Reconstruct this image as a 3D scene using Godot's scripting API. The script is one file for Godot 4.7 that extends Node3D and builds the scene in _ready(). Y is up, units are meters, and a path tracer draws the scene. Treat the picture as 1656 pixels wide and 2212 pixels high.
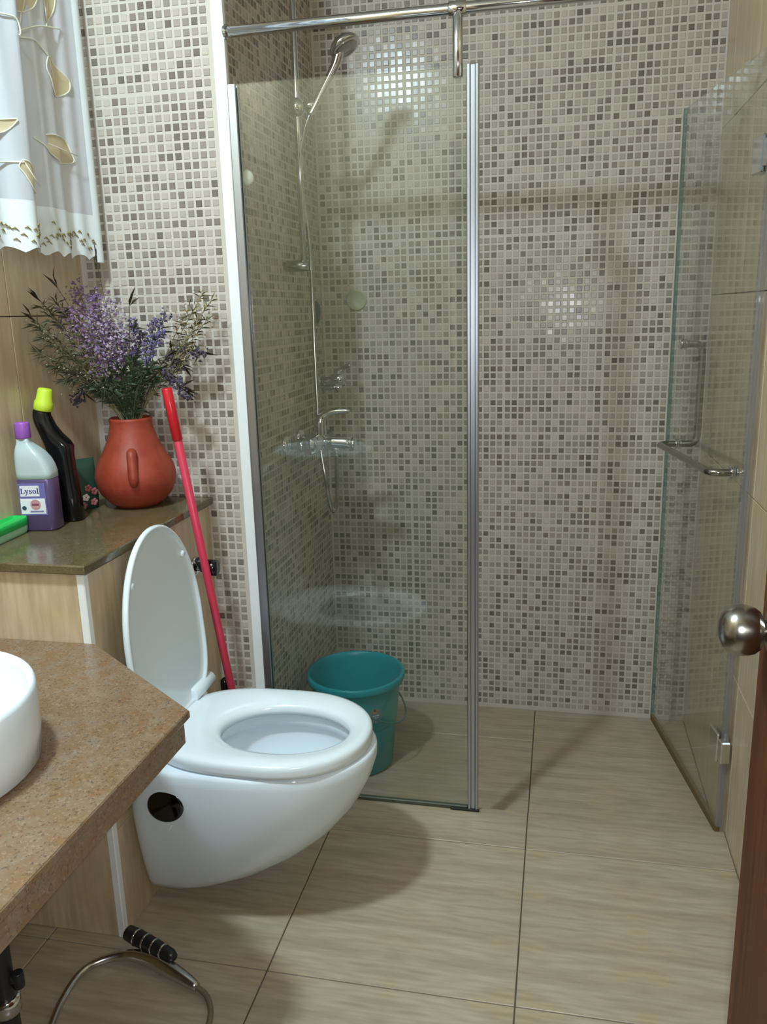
extends Node3D
# Bathroom: mosaic-tiled shower behind glass, wall-hung toilet, stone counter, ledge with vase and bottles.

const ZG := -2.033     # plane of the shower screen and of the mosaic strip
const ZB := -2.787     # back wall of the shower
const XL := -1.23      # left wall
const XS := -0.797     # left side of the shower
const XR := 0.451      # right wall
const ZF := -0.12      # front wall, inner face
const YC := 2.64        # ceiling
const YS := -0.0675    # shower floor
const ZL := -1.413     # front of the ledge
const XE := -0.925     # right face of the ledge
const TCZ := -1.632     # axis of the toilet
const P := 0.0224      # mosaic pitch inside a sheet
const SHEET := 0.317   # one mosaic sheet, 14 pieces and a wider joint

var counts := {}
var rng := RandomNumberGenerator.new()
var M := {}
var planar_uv := false   # flat-faced pieces carry their own surface coordinates, in metres

# ------------------------------------------------------------------ naming and tagging
func numbered(parent: Node, called: String) -> String:
	var key := str(parent.get_instance_id()) + called
	var n: int = counts.get(key, 0)
	counts[key] = n + 1
	return called if n == 0 else "%s_%03d" % [called, n]

func tag(o: Node, label: String, category: String, group := "", kind := "") -> Node:
	o.set_meta("label", label)
	if category: o.set_meta("category", category)
	if group: o.set_meta("group", group)
	if kind: o.set_meta("kind", kind)
	return o

func thing(called: String, label: String, category: String, at := Vector3.ZERO, group := "", kind := "") -> Node3D:
	var o := Node3D.new()
	o.name = numbered(self, called)
	o.position = at
	add_child(o, true)
	tag(o, label, category, group, kind)
	return o

func put(called: String, mesh: Mesh, material: Material, parent: Node = self, xf := Transform3D.IDENTITY) -> MeshInstance3D:
	var o := MeshInstance3D.new()
	o.name = numbered(parent, called)
	o.mesh = mesh
	o.material_override = material
	o.transform = xf
	parent.add_child(o, true)
	return o

# ------------------------------------------------------------------ mesh helpers (faces given counter-clockwise seen from outside)
func V(x: float, y: float, z: float) -> Vector3:
	return Vector3(x, y, z)

func sm(smooth := true) -> SurfaceTool:
	var st := SurfaceTool.new()
	st.begin(Mesh.PRIMITIVE_TRIANGLES)
	st.set_smooth_group(0 if smooth else -1)
	st.set_uv(Vector2.ZERO)
	return st

func done(st: SurfaceTool) -> ArrayMesh:
	st.index()
	st.generate_normals()
	return st.commit()

func tri(st: SurfaceTool, a: Vector3, b: Vector3, c: Vector3) -> void:
	if planar_uv:
		var n := (b - a).cross(c - a).abs()
		var ax := 0 if n.x >= n.y and n.x >= n.z else (1 if n.y >= n.z else 2)
		for p in [a, c, b]:
			st.set_uv([Vector2(p.z, p.y), Vector2(p.x, p.z), Vector2(p.x, p.y)][ax])
			st.add_vertex(p)
		return
	st.add_vertex(a); st.add_vertex(c); st.add_vertex(b)

func quad(st: SurfaceTool, a: Vector3, b: Vector3, c: Vector3, d: Vector3) -> void:
	if a.distance_squared_to(b) < 1e-12: tri(st, a, c, d)
	elif c.distance_squared_to(d) < 1e-12: tri(st, a, b, c)
	else:
		tri(st, a, b, c); tri(st, a, c, d)

func loft(st: SurfaceTool, rings: Array, flip := false, cap0 := false, cap1 := false) -> void:
	for i in rings.size() - 1:
		var p: PackedVector3Array = rings[i]
		var q: PackedVector3Array = rings[i + 1]
		var n := p.size()
		for j in n:
			var k := (j + 1) % n
			if flip: quad(st, p[k], p[j], q[j], q[k])
			else: quad(st, p[j], p[k], q[k], q[j])
	for e in 2:
		if (e == 0 and cap0) or (e == 1 and cap1):
			var r: PackedVector3Array = rings[0] if e == 0 else rings[-1]
			var c := Vector3.ZERO
			for v in r: c += v
			c /= r.size()
			for j in r.size():
				var k := (j + 1) % r.size()
				if (e == 0) != flip: tri(st, c, r[k], r[j])
				else: tri(st, c, r[j], r[k])

func ring(c: Vector3, u: Vector3, w: Vector3, n: int) -> PackedVector3Array:
	var r := PackedVector3Array()
	for j in n:
		var a := TAU * j / n
		r.append(c + u * cos(a) + w * sin(a))
	return r

# profile: Vector2(radius, height) from the bottom up along the outside; flows over and back down for a hollow
func lathe(st: SurfaceTool, prof: Array, n := 40, xf := Transform3D.IDENTITY, cap0 := true, cap1 := true, sx := 1.0, sz := 1.0) -> void:
	var rings := []
	for p in prof:
		var r := PackedVector3Array()
		for j in n:
			var a := TAU * j / n
			r.append(xf * V(p.x * cos(a) * sx, p.y, -p.x * sin(a) * sz))
		rings.append(r)
	loft(st, rings, false, cap0, cap1)

func tube(st: SurfaceTool, path: Array, rad, n := 12, caps := true) -> void:
	var rings := []
	var up := V(0, 1, 0)
	for i in path.size():
		var a: Vector3 = path[maxi(i - 1, 0)]
		var b: Vector3 = path[mini(i + 1, path.size() - 1)]
		var t := (b - a).normalized()
		if i == 0:
			up = V(1, 0, 0) if absf(t.y) > 0.9 else V(0, 1, 0)
		up = (up - t * up.dot(t)).normalized()
		var r: float = rad[i] if rad is Array else rad
		rings.append(ring(path[i], up * r, t.cross(up) * r, n))
	loft(st, rings, false, caps, caps)

# smooth curve through points
func curve(pts: Array, step := 8) -> Array:
	var out := []
	for i in pts.size() - 1:
		var p0: Vector3 = pts[maxi(i - 1, 0)]
		var p1: Vector3 = pts[i]
		var p2: Vector3 = pts[i + 1]
		var p3: Vector3 = pts[mini(i + 2, pts.size() - 1)]
		for k in step:
			out.append(p1.cubic_interpolate(p2, p0, p3, float(k) / step))
	out.append(pts[-1])
	return out

# bevelled box
func cbox(st: SurfaceTool, lo: Vector3, hi: Vector3, b := 0.002, xf := Transform3D.IDENTITY) -> void:
	st.set_smooth_group(-1)
	planar_uv = true
	var c := (lo + hi) / 2
	var h := (hi - lo) / 2
	b = minf(b, minf(h.x, minf(h.y, h.z)) * 0.9)
	var X := V(1, 0, 0)
	var Y := V(0, 1, 0)
	var Z := V(0, 0, 1)
	var at := func(s: Vector3, full: int) -> Vector3:
		var e := h - V(b, b, b)
		e[full] = h[full]
		return xf * (c + s * e)
	for ax in 3:
		for sg in [1.0, -1.0]:
			var u: Vector3 = [Y, Z, X][ax]
			var w: Vector3 = [Z, X, Y][ax]
			var n: Vector3 = [X, Y, Z][ax] * sg
			var q := [n - u - w, n + u - w, n + u + w, n - u + w]
			if sg < 0: q.reverse()
			quad(st, at.call(q[0], ax), at.call(q[1], ax), at.call(q[2], ax), at.call(q[3], ax))
	for ax in 3:
		var bx := (ax + 1) % 3
		var cx := (ax + 2) % 3
		for s1 in [1.0, -1.0]:
			for s2 in [1.0, -1.0]:
				var p := Vector3.ZERO
				p[bx] = s1; p[cx] = s2
				var a := p; a[ax] = -1.0
				var d := p; d[ax] = 1.0
				var q := [at.call(a, bx), at.call(d, bx), at.call(d, cx), at.call(a, cx)]
				if s1 * s2 < 0: q.reverse()
				q.reverse()
				quad(st, q[0], q[1], q[2], q[3])
	for sx in [1.0, -1.0]:
		for sy in [1.0, -1.0]:
			for sz in [1.0, -1.0]:
				var s := V(sx, sy, sz)
				if sx * sy * sz > 0: tri(st, at.call(s, 0), at.call(s, 1), at.call(s, 2))
				else: tri(st, at.call(s, 0), at.call(s, 2), at.call(s, 1))
	planar_uv = false
	st.set_uv(Vector2.ZERO)
	st.set_smooth_group(0)

func box(lo: Vector3, hi: Vector3, b := 0.002) -> ArrayMesh:
	var st := sm(false)
	cbox(st, lo, hi, b)
	return done(st)

func cyl(a: Vector3, b: Vector3, r: float, n := 20) -> ArrayMesh:
	var st := sm()
	rod(st, a, b, r, n)
	return done(st)

# cylinder with chamfered ends
func rod(st: SurfaceTool, a: Vector3, b: Vector3, r: float, n := 20) -> void:
	var t := (b - a).normalized()
	var e := minf(r * 0.15, a.distance_to(b) * 0.2)
	tube(st, [a, a + t * e * 0.05, a + t * e, b - t * e, b - t * e * 0.05, b], [r - e, r - e * 0.9, r, r, r - e * 0.9, r - e], n)

# flat prism from a polygon in the plane x,z (counter-clockwise seen from above), with a chamfered top edge
func prism(st: SurfaceTool, poly: Array, y0: float, y1: float, b := 0.002) -> void:
	st.set_smooth_group(-1)
	planar_uv = true
	var c := Vector2.ZERO
	for p in poly: c += p
	c /= poly.size()
	var mk := func(y: float, inset: float) -> PackedVector3Array:
		var r := PackedVector3Array()
		for p in poly:
			var q: Vector2 = p + (c - p).normalized() * inset
			r.append(V(q.x, y, q.y))
		return r
	loft(st, [mk.call(y0, b), mk.call(y0 + b, 0.0), mk.call(y1 - b, 0.0), mk.call(y1, b)], false, true, true)
	planar_uv = false
	st.set_uv(Vector2.ZERO)
	st.set_smooth_group(0)

# ------------------------------------------------------------------ materials
func mat(col: Color, rough := 0.5, metal := 0.0) -> StandardMaterial3D:
	var m := StandardMaterial3D.new()
	m.albedo_color = col
	m.roughness = rough
	m.metallic = metal
	return m

func rgb8(r: float, g: float, b: float) -> Color:
	return Color(r / 255.0, g / 255.0, b / 255.0)

# fine streaks along one axis over soft blotches
func streak_image(c0: Color, c1: Color, c2: Color, sx: float, sy: float, seed: int, size := 512) -> ImageTexture:
	var n1 := FastNoiseLite.new(); n1.seed = seed; n1.frequency = 1.0; n1.noise_type = FastNoiseLite.TYPE_SIMPLEX; n1.fractal_octaves = 4
	var n2 := FastNoiseLite.new(); n2.seed = seed + 7; n2.frequency = 1.0; n2.noise_type = FastNoiseLite.TYPE_SIMPLEX; n2.fractal_octaves = 3
	var n3 := FastNoiseLite.new(); n3.seed = seed + 19; n3.frequency = 1.0; n3.noise_type = FastNoiseLite.TYPE_SIMPLEX; n3.fractal_octaves = 2
	var im := Image.create(size, size, false, Image.FORMAT_RGB8)
	for y in size:
		for x in size:
			var u := absf(2.0 * x / size - 1.0) * 0.5   # mirrored, so that repeats join without a seam
			var v := absf(2.0 * y / size - 1.0) * 0.5
			var a := n1.get_noise_2d(u * sx, v * sy) * 0.5 + 0.5
			var b := n2.get_noise_2d(u * 3.0, v * 3.0) * 0.5 + 0.5
			var d := n3.get_noise_2d(u * sx * 3.0, v * sy * 3.0)
			var col := c0.lerp(c1, clampf(a * 1.4 - 0.2, 0, 1)).lerp(c2, clampf((b - 0.45) * 1.6, 0, 0.75))
			var k := 1.0 + d * 0.05
			im.set_pixel(x, y, Color(col.r * k, col.g * k, col.b * k))
	im.generate_mipmaps()
	return ImageTexture.create_from_image(im)

# granite: grains of several tones
func granite_image(base: Color, dark: Color, light: Color, tint: Color, seed: int, size := 768) -> ImageTexture:
	var n1 := FastNoiseLite.new(); n1.seed = seed; n1.frequency = 0.13; n1.noise_type = FastNoiseLite.TYPE_CELLULAR; n1.cellular_return_type = FastNoiseLite.RETURN_CELL_VALUE
	var n2 := FastNoiseLite.new(); n2.seed = seed + 3; n2.frequency = 0.3; n2.noise_type = FastNoiseLite.TYPE_CELLULAR; n2.cellular_return_type = FastNoiseLite.RETURN_CELL_VALUE
	var n3 := FastNoiseLite.new(); n3.seed = seed + 5; n3.frequency = 0.009; n3.noise_type = FastNoiseLite.TYPE_SIMPLEX; n3.fractal_octaves = 3
	var im := Image.create(size, size, false, Image.FORMAT_RGB8)
	for y in size:
		for x in size:
			var a := n1.get_noise_2d(x, y)
			var b := n2.get_noise_2d(x, y)
			var w := n3.get_noise_2d(x, y) * 0.5 + 0.5
			var col := base.lerp(tint, clampf(w * 1.5 - 0.3, 0, 1))
			if a > 0.45: col = col.lerp(light, 0.5)
			elif a < -0.5: col = col.lerp(dark, 0.55)
			if b > 0.72: col = col.lerp(light, 0.35)
			elif b < -0.7: col = col.lerp(dark, 0.6)
			im.set_pixel(x, y, col)
	im.generate_mipmaps()
	return ImageTexture.create_from_image(im)

func textured(tex: Texture2D, rough: float, scale: float, offset := Vector3.ZERO, tint := Color.WHITE) -> StandardMaterial3D:
	var m := mat(tint, rough)
	m.albedo_texture = tex
	m.uv1_scale = Vector3.ONE * scale
	m.uv1_offset = offset
	return m

func make_materials() -> void:
	var beige := streak_image(rgb8(206, 187, 156), rgb8(186, 166, 134), rgb8(196, 172, 132), 14.0, 1.6, 11)
	var floor_tex := streak_image(rgb8(180, 167, 146), rgb8(162, 148, 127), rgb8(178, 158, 123), 1.8, 15.0, 23)
	var wood := streak_image(rgb8(92, 52, 26), rgb8(68, 36, 18), rgb8(86, 46, 22), 34.0, 1.6, 37)
	var counter := granite_image(rgb8(128, 110, 90), rgb8(74, 61, 50), rgb8(152, 134, 116), rgb8(126, 98, 68), 41)
	var olive := granite_image(rgb8(104, 92, 68), rgb8(66, 56, 40), rgb8(128, 114, 88), rgb8(96, 86, 56), 53)
	for k in 4:
		M["beige%d" % k] = textured(beige, 0.28, 1.3, V(0.31 * k, 0.17 * k, 0.23 * k))
		M["floor%d" % k] = textured(floor_tex, 0.35, 1.5, V(0.37 * k, 0.21 * k, 0.29 * k))
	M.counter = textured(counter, 0.22, 2.4)
	M.olive = textured(olive, 0.16, 2.4)
	M.wood = textured(wood, 0.5, 1.2)
	M.wood.metallic_specular = 0.3
	M.grout = mat(rgb8(198, 189, 177), 0.8)
	M.floor_joint = mat(rgb8(98, 88, 68), 0.9)
	M.wall_joint = mat(rgb8(120, 104, 76), 0.9)
	M.plaster = mat(rgb8(186, 184, 176), 0.8)
	M.lobby = mat(rgb8(120, 112, 100), 0.8)
	M.chrome = mat(rgb8(214, 216, 220), 0.08, 1.0)
	M.satin = mat(rgb8(158, 160, 158), 0.14, 1.0)
	M.steel = mat(rgb8(176, 174, 170), 0.2, 1.0)
	M.alu = mat(rgb8(186, 190, 198), 0.32, 1.0)
	M.porcelain = mat(rgb8(226, 236, 241), 0.07)
	M.seat = mat(rgb8(228, 237, 241), 0.16)
	M.pvc = mat(rgb8(238, 240, 238), 0.35)
	M.rubber = mat(rgb8(26, 24, 20), 0.7)
	M.seal = mat(rgb8(104, 84, 48), 0.6)
	M.black = mat(rgb8(14, 14, 16), 0.18)
	M.darkplastic = mat(rgb8(30, 32, 34), 0.35)
	M.glass = glass(rgb8(76, 106, 82), 0.085)
	M.edge = mat(rgb8(96, 120, 112), 0.25)
	M.seal_clear = glass(rgb8(116, 122, 136), 0.28)
	M.water = glass(rgb8(170, 190, 196), 0.08)
	M.terracotta = textured(streak_image(rgb8(160, 64, 42), rgb8(140, 50, 32), rgb8(166, 76, 54), 4.0, 5.0, 67, 256), 0.5, 5.0)
	M.terracotta.uv1_triplanar = true
	M.red = mat(rgb8(196, 26, 40), 0.3)
	M.pink = mat(rgb8(206, 58, 84), 0.35)
	M.teal = mat(rgb8(4, 148, 158), 0.3)

func glass(c: Color, a: float) -> StandardMaterial3D:
	var m := mat(Color(c.r, c.g, c.b, a), 0.02)
	m.transparency = BaseMaterial3D.TRANSPARENCY_ALPHA
	return m

# ------------------------------------------------------------------ setup
func _ready() -> void:
	rng.seed = 20240613
	# camera
	var yaw := deg_to_rad(12.22)
	var pit := deg_to_rad(13.63)
	var rol := deg_to_rad(-1.518)
	var fwd := V(-sin(yaw) * cos(pit), -sin(pit), -cos(yaw) * cos(pit))
	var right := V(cos(yaw), 0, -sin(yaw))
	var up := right.cross(fwd)
	var cam := Camera3D.new()
	cam.name = "camera"
	cam.fov = 63.71
	cam.near = 0.02
	cam.far = 50.0
	cam.transform = Transform3D(Basis(right * cos(rol) + up * sin(rol), up * cos(rol) - right * sin(rol), -fwd), V(0, 1.35, 0))
	add_child(cam)
	cam.current = true
	# sky: dusk outside the window
	var we := WorldEnvironment.new()
	we.name = "environment"
	var e := Environment.new()
	e.background_mode = Environment.BG_COLOR
	e.background_color = Color(0.36, 0.5, 0.58)
	e.background_energy_multiplier = 0.5
	e.tonemap_mode = Environment.TONE_MAPPER_LINEAR
	e.tonemap_exposure = 1.0
	e.sdfgi_enabled = true
	e.ssao_enabled = true
	e.ssil_enabled = true
	we.environment = e
	add_child(we)
	make_materials()
	ceiling_lamp(V(-0.90, 2.585, -0.72), 1.6)
	# the phone's own flash beside the lens
	var fl := OmniLight3D.new()
	fl.name = "phone_flash"
	fl.position = V(0.012, 1.362, 0.004)
	fl.light_color = Color(0.95, 0.98, 1.0)
	fl.light_energy = 0.85
	fl.light_size = 0.01
	fl.omni_range = 12.0
	fl.omni_attenuation = 2.0
	fl.shadow_enabled = true
	add_child(fl)

	room_shell()
	mosaics()
	ledge_and_counter()
	shower_screen()
	glass_door()
	shower_fittings()
	toilet()
	bucket()
	wooden_door()
	curtain()
	shelf_items()
	bouquet()
	floor_items()

func ceiling_lamp(at: Vector3, energy: float) -> void:
	var t := thing("ceiling_lamp", "round opal dome lamp on the ceiling above the counter", "lamp", at)
	var top := YC - at.y
	var st := sm()
	lathe(st, [Vector2(0.118, top - 0.014), Vector2(0.122, top - 0.012), Vector2(0.122, top - 0.001)], 40)
	put("base_ring", done(st), M.pvc, t)
	st = sm()
	lathe(st, [Vector2(0.001, -0.03), Vector2(0.04, -0.027), Vector2(0.075, -0.016), Vector2(0.1, 0.003), Vector2(0.112, 0.025), Vector2(0.114, top - 0.012)], 40)
	var dome := mat(Color.WHITE, 0.4)
	dome.emission_enabled = true
	dome.emission = Color(0.92, 1.0, 1.0)
	dome.emission_energy_multiplier = 3.0
	put("lamp_dome", done(st), dome, t)
	# the dome throws light to all sides and most of it down
	var l := OmniLight3D.new()
	l.name = "dome_light"
	l.position = at
	l.light_color = Color(0.9, 1.0, 1.05)
	l.light_energy = energy
	l.light_size = 0.075
	l.omni_range = 12.0
	l.omni_attenuation = 2.0
	l.shadow_enabled = true
	add_child(l)
	var a := AreaLight3D.new()
	a.name = "dome_down_light"
	a.position = at + V(0, -0.034, 0)
	a.rotation = V(-PI / 2, 0, 0)
	a.area_size = Vector2(0.15, 0.15)
	a.light_color = Color(0.9, 1.0, 1.05)
	a.light_energy = energy
	a.area_range = 12.0
	a.area_attenuation = 2.0
	a.shadow_enabled = true
	add_child(a)

# ------------------------------------------------------------------ the setting
func struct(called: String, label: String, mesh: Mesh, m: Material) -> MeshInstance3D:
	var o := put(called, mesh, m)
	tag(o, label, called.split("_")[0], "", "structure")
	return o

# rectangular tiles with joints between the given grid lines; axis: the axis that the tiles face, face: where their front lies
func tiles(parent: Node, called: String, axis: int, sgn: float, face: float, us: Array, vs: Array, names: String, gap := 0.003, thick := 0.007) -> void:
	var ua: int = [2, 0, 0][axis]
	var va: int = [1, 2, 1][axis]
	var cache := {}
	var k := 0
	for i in us.size() - 1:
		for j in vs.size() - 1:
			var u0: float = us[i]; var u1: float = us[i + 1]
			var v0: float = vs[j]; var v1: float = vs[j + 1]
			var h := Vector3.ZERO
			h[ua] = (u1 - u0 - gap) / 2; h[va] = (v1 - v0 - gap) / 2; h[axis] = thick / 2
			var c := Vector3.ZERO
			c[ua] = (u0 + u1) / 2; c[va] = (v0 + v1) / 2
			c[axis] = face - sgn * thick / 2 + sgn * rng.randf_range(-0.0003, 0.0003)
			var key := "%.4f %.4f" % [u1 - u0, v1 - v0]
			if not cache.has(key): cache[key] = box(-h, h, 0.0012)
			put(called, cache[key], M[names + str((i * 5 + j * 3 + k) % 4)], parent, Transform3D(Basis.IDENTITY, c))
			k += 1

func room_shell() -> void:
	# floors
	var f := struct("floor", "beige stone-look tiled floor in front of the toilet", box(V(XL - 0.15, -0.25, ZG - 0.014), V(XR + 0.15, -0.004, 1.4), 0.001), M.floor_joint)
	tiles(f, "floor_tile", 1, 1.0, 0.0, [XL, -1.097, -0.578, -0.058, XR], [ZG - 0.013, -1.882, -1.38, -0.878, -0.376, 0.126, 0.628, 1.13], "floor", 0.003)
	var f2 := struct("floor", "lower tiled floor of the shower behind the glass", box(V(XS - 0.1, -0.25, ZB - 0.1), V(XR + 0.1, YS - 0.004, ZG - 0.014), 0.001), M.floor_joint)
	tiles(f2, "floor_tile", 1, 1.0, YS, [XS, -0.578, -0.06, XR], [ZB, -2.56, ZG - 0.014], "floor", 0.003)
	var c := struct("ceiling", "plain white ceiling over the bathroom", box(V(XL - 0.15, YC, ZB - 0.15), V(XR + 0.15, YC + 0.12, 1.4), 0.001), M.plaster)
	c.set_meta("category", "ceiling")
	# left wall with the window opening
	var st := sm(false)
	var wy0 := 1.56; var wy1 := 2.35; var wz0 := -1.93; var wz1 := -1.0
	cbox(st, V(XL - 0.15, -0.05, ZG), V(XL - 0.007, wy0, ZF), 0.0005)
	cbox(st, V(XL - 0.15, wy1, ZG), V(XL - 0.007, YC, ZF), 0.0005)
	cbox(st, V(XL - 0.15, wy0, ZG), V(XL - 0.007, wy1, wz0), 0.0005)
	cbox(st, V(XL - 0.15, wy0, wz1), V(XL - 0.007, wy1, ZF), 0.0005)
	var wl := struct("wall_left", "beige tiled wall behind the ledge with bottles and vase", done(st), M.wall_joint)
	var zs := [ZG, -1.715, -1.397, -1.079, -0.761, -0.443, ZF]
	tiles(wl, "wall_tile", 0, 1.0, XL, zs, [0.0, 0.162, 0.762, 1.362, wy0], "beige", 0.0025)
	tiles(wl, "wall_tile", 0, 1.0, XL, zs, [wy1, YC], "beige", 0.0025)
	tiles(wl, "wall_tile", 0, 1.0, XL, [ZG, wz0], [wy0, 1.962, wy1], "beige", 0.0025)
	tiles(wl, "wall_tile", 0, 1.0, XL, [wz1, -0.761, -0.443, ZF], [wy0, 1.962, wy1], "beige", 0.0025)
	# window behind the curtain
	st = sm(false)
	cbox(st, V(XL - 0.11, wy0, wz0), V(XL - 0.06, wy0 + 0.045, wz1), 0.003)
	cbox(st, V(XL - 0.11, wy1 - 0.045, wz0), V(XL - 0.06, wy1, wz1), 0.003)
	cbox(st, V(XL - 0.11, wy0 + 0.045, wz0), V(XL - 0.06, wy1 - 0.045, wz0 + 0.045), 0.003)
	cbox(st, V(XL - 0.11, wy0 + 0.045, wz1 - 0.045), V(XL - 0.06, wy1 - 0.045, wz1), 0.003)
	cbox(st, V(XL - 0.11, wy0 + 0.045, -1.485), V(XL - 0.06, wy1 - 0.045, -1.445), 0.003)
	var w := thing("window_1", "window with bluish panes behind the sheer curtain", "window", Vector3.ZERO, "", "structure")
	put("frame", done(st), mat(rgb8(150, 160, 165), 0.4), w)
	var pane := mat(rgb8(70, 104, 118), 0.12)
	put("pane", box(V(XL - 0.088, wy0 + 0.04, wz0 + 0.04), V(XL - 0.082, wy1 - 0.04, -1.48), 0.001), pane, w)
	put("pane", box(V(XL - 0.088, wy0 + 0.04, -1.45), V(XL - 0.082, wy1 - 0.04, wz1 - 0.04), 0.001), pane, w)
	# right wall
	var wr := struct("wall_right", "beige tiled wall behind the open glass door", box(V(XR + 0.007, -0.25, ZB - 0.15), V(XR + 0.15, YC, ZF), 0.0005), M.wall_joint)
	tiles(wr, "wall_tile", 0, -1.0, XR, [ZB, -2.66, -2.342, -2.024, -1.706, -1.388, -1.07, -0.752, -0.434, ZF], [YS, 0.425, 0.9, 1.375, 1.85, 2.325, YC], "beige", 0.0025)
	# front wall with the doorway the camera stands in, and the lobby behind it
	st = sm(false)
	cbox(st, V(XL - 0.15, -0.05, ZF), V(-0.5, YC, 0.0), 0.0005)
	cbox(st, V(0.285, -0.05, ZF), V(XR + 0.15, YC, 0.0), 0.0005)
	cbox(st, V(-0.5, 2.1, ZF), V(0.285, YC, 0.0), 0.0005)
	struct("wall_front", "beige wall around the bathroom doorway", done(st), mat(rgb8(172, 154, 126), 0.5))
	st = sm(false)
	cbox(st, V(XL - 0.15, -0.05, 0.0), V(XL, YC, 1.4), 0.0005)
	cbox(st, V(XR, -0.05, 0.0), V(XR + 0.15, YC, 1.4), 0.0005)
	cbox(st, V(XL - 0.15, -0.05, 1.4), V(XR + 0.15, YC, 1.55), 0.0005)
	struct("wall_lobby", "dim walls of the lobby outside the bathroom door", done(st), M.lobby)

func tones() -> Array:
	return [rgb8(186, 175, 162), rgb8(177, 167, 154), rgb8(162, 151, 139), rgb8(150, 140, 128), rgb8(133, 122, 112), rgb8(120, 110, 100)]

func tone_index() -> int:
	var r := rng.randf()
	if r < 0.20: return 0
	if r < 0.42: return 1
	if r < 0.60: return 2
	if r < 0.76: return 3
	if r < 0.89: return 4
	return 5

# one mosaic field: origin at a sheet corner; u, v directions; those in best[] become parts of their own
func mosaic_field(parent: Node, origin: Vector3, u: Vector3, v: Vector3, ur: Vector2, vr: Vector2, best: Callable) -> void:
	var n := u.cross(v)
	var piece := 0.0172
	var st := sm(false)
	var h := piece / 2
	var top := []
	var bot := []
	for s in [[-1, -1], [1, -1], [1, 1], [-1, 1]]:
		bot.append(V(s[0] * h, s[1] * h, -0.0005))
		top.append(V(s[0] * (h - 0.0016), s[1] * (h - 0.0016), 0.0014))
	quad(st, top[0], top[1], top[2], top[3])
	for k in 4: quad(st, bot[k], bot[(k + 1) % 4], top[(k + 1) % 4], top[k])
	var mesh := done(st)
	var mats := []
	for c in tones():
		var m := mat(c, 0.18)
		m.metallic_specular = 0.34
		mats.append(m)
	var shared := mat(Color.WHITE, 0.18)
	shared.metallic_specular = 0.34
	shared.vertex_color_use_as_albedo = true
	var all := []
	for i in range(floori(ur.x / P) - 2, ceili(ur.y / P) + 2):
		for j in range(floori(vr.x / P) - 2, ceili(vr.y / P) + 2):
			var a := floori(i / 14.0) * SHEET + posmod(i, 14) * P + P / 2 + 0.0017
			var b := floori(j / 14.0) * SHEET + posmod(j, 14) * P + P / 2 + 0.0017
			if a - h < ur.x or a + h > ur.y or b - h < vr.x or b + h > vr.y: continue
			var basis := Basis(u, v, n) * Basis.from_euler(V(rng.randf_range(-0.013, 0.013), rng.randf_range(-0.013, 0.013), rng.randf_range(-0.01, 0.01)))
			var at := origin + u * a + v * b
			all.append({"x": Transform3D(basis, at), "t": tone_index(), "d": best.call(at)})
	all.sort_custom(func(p, q): return p.d < q.d)
	var singles := 0
	while singles < 300 and singles < all.size() and all[singles].d < 1e6: singles += 1
	for k in singles:
		put("mosaic_piece", mesh, mats[all[k].t], parent, all[k].x)
	# the rest, real pieces as well, joined into one mesh
	var faces := [[0, 1, 2, 3, 1], [0, 1, 1, 0, 0], [1, 2, 2, 1, 0], [2, 3, 3, 2, 0], [3, 0, 0, 3, 0]]
	var vs := PackedVector3Array()
	var ns := PackedVector3Array()
	var cs := PackedColorArray()
	var ix := PackedInt32Array()
	for k in range(singles, all.size()):
		var x: Transform3D = all[k].x
		var c: Color = tones()[all[k].t]
		var g := rng.randf_range(0.95, 1.05)
		c = Color(c.r * g, c.g * g, c.b * g).srgb_to_linear()
		for f in faces:
			var q := []
			for m in 4: q.append(x * ((top if f[4] or m > 1 else bot)[f[m]] as Vector3))
			var nn: Vector3 = (q[1] - q[0]).cross(q[2] - q[0]).normalized()
			var at := vs.size()
			for p in q:
				vs.append(p); ns.append(nn); cs.append(c)
			ix.append_array([at, at + 2, at + 1, at, at + 3, at + 2])
	var arr := []
	arr.resize(Mesh.ARRAY_MAX)
	arr[Mesh.ARRAY_VERTEX] = vs
	arr[Mesh.ARRAY_NORMAL] = ns
	arr[Mesh.ARRAY_COLOR] = cs
	arr[Mesh.ARRAY_INDEX] = ix
	var am := ArrayMesh.new()
	am.add_surface_from_arrays(Mesh.PRIMITIVE_TRIANGLES, arr)
	put("mosaic_pieces", am, shared, parent).set_meta("kind", "stuff")

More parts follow.
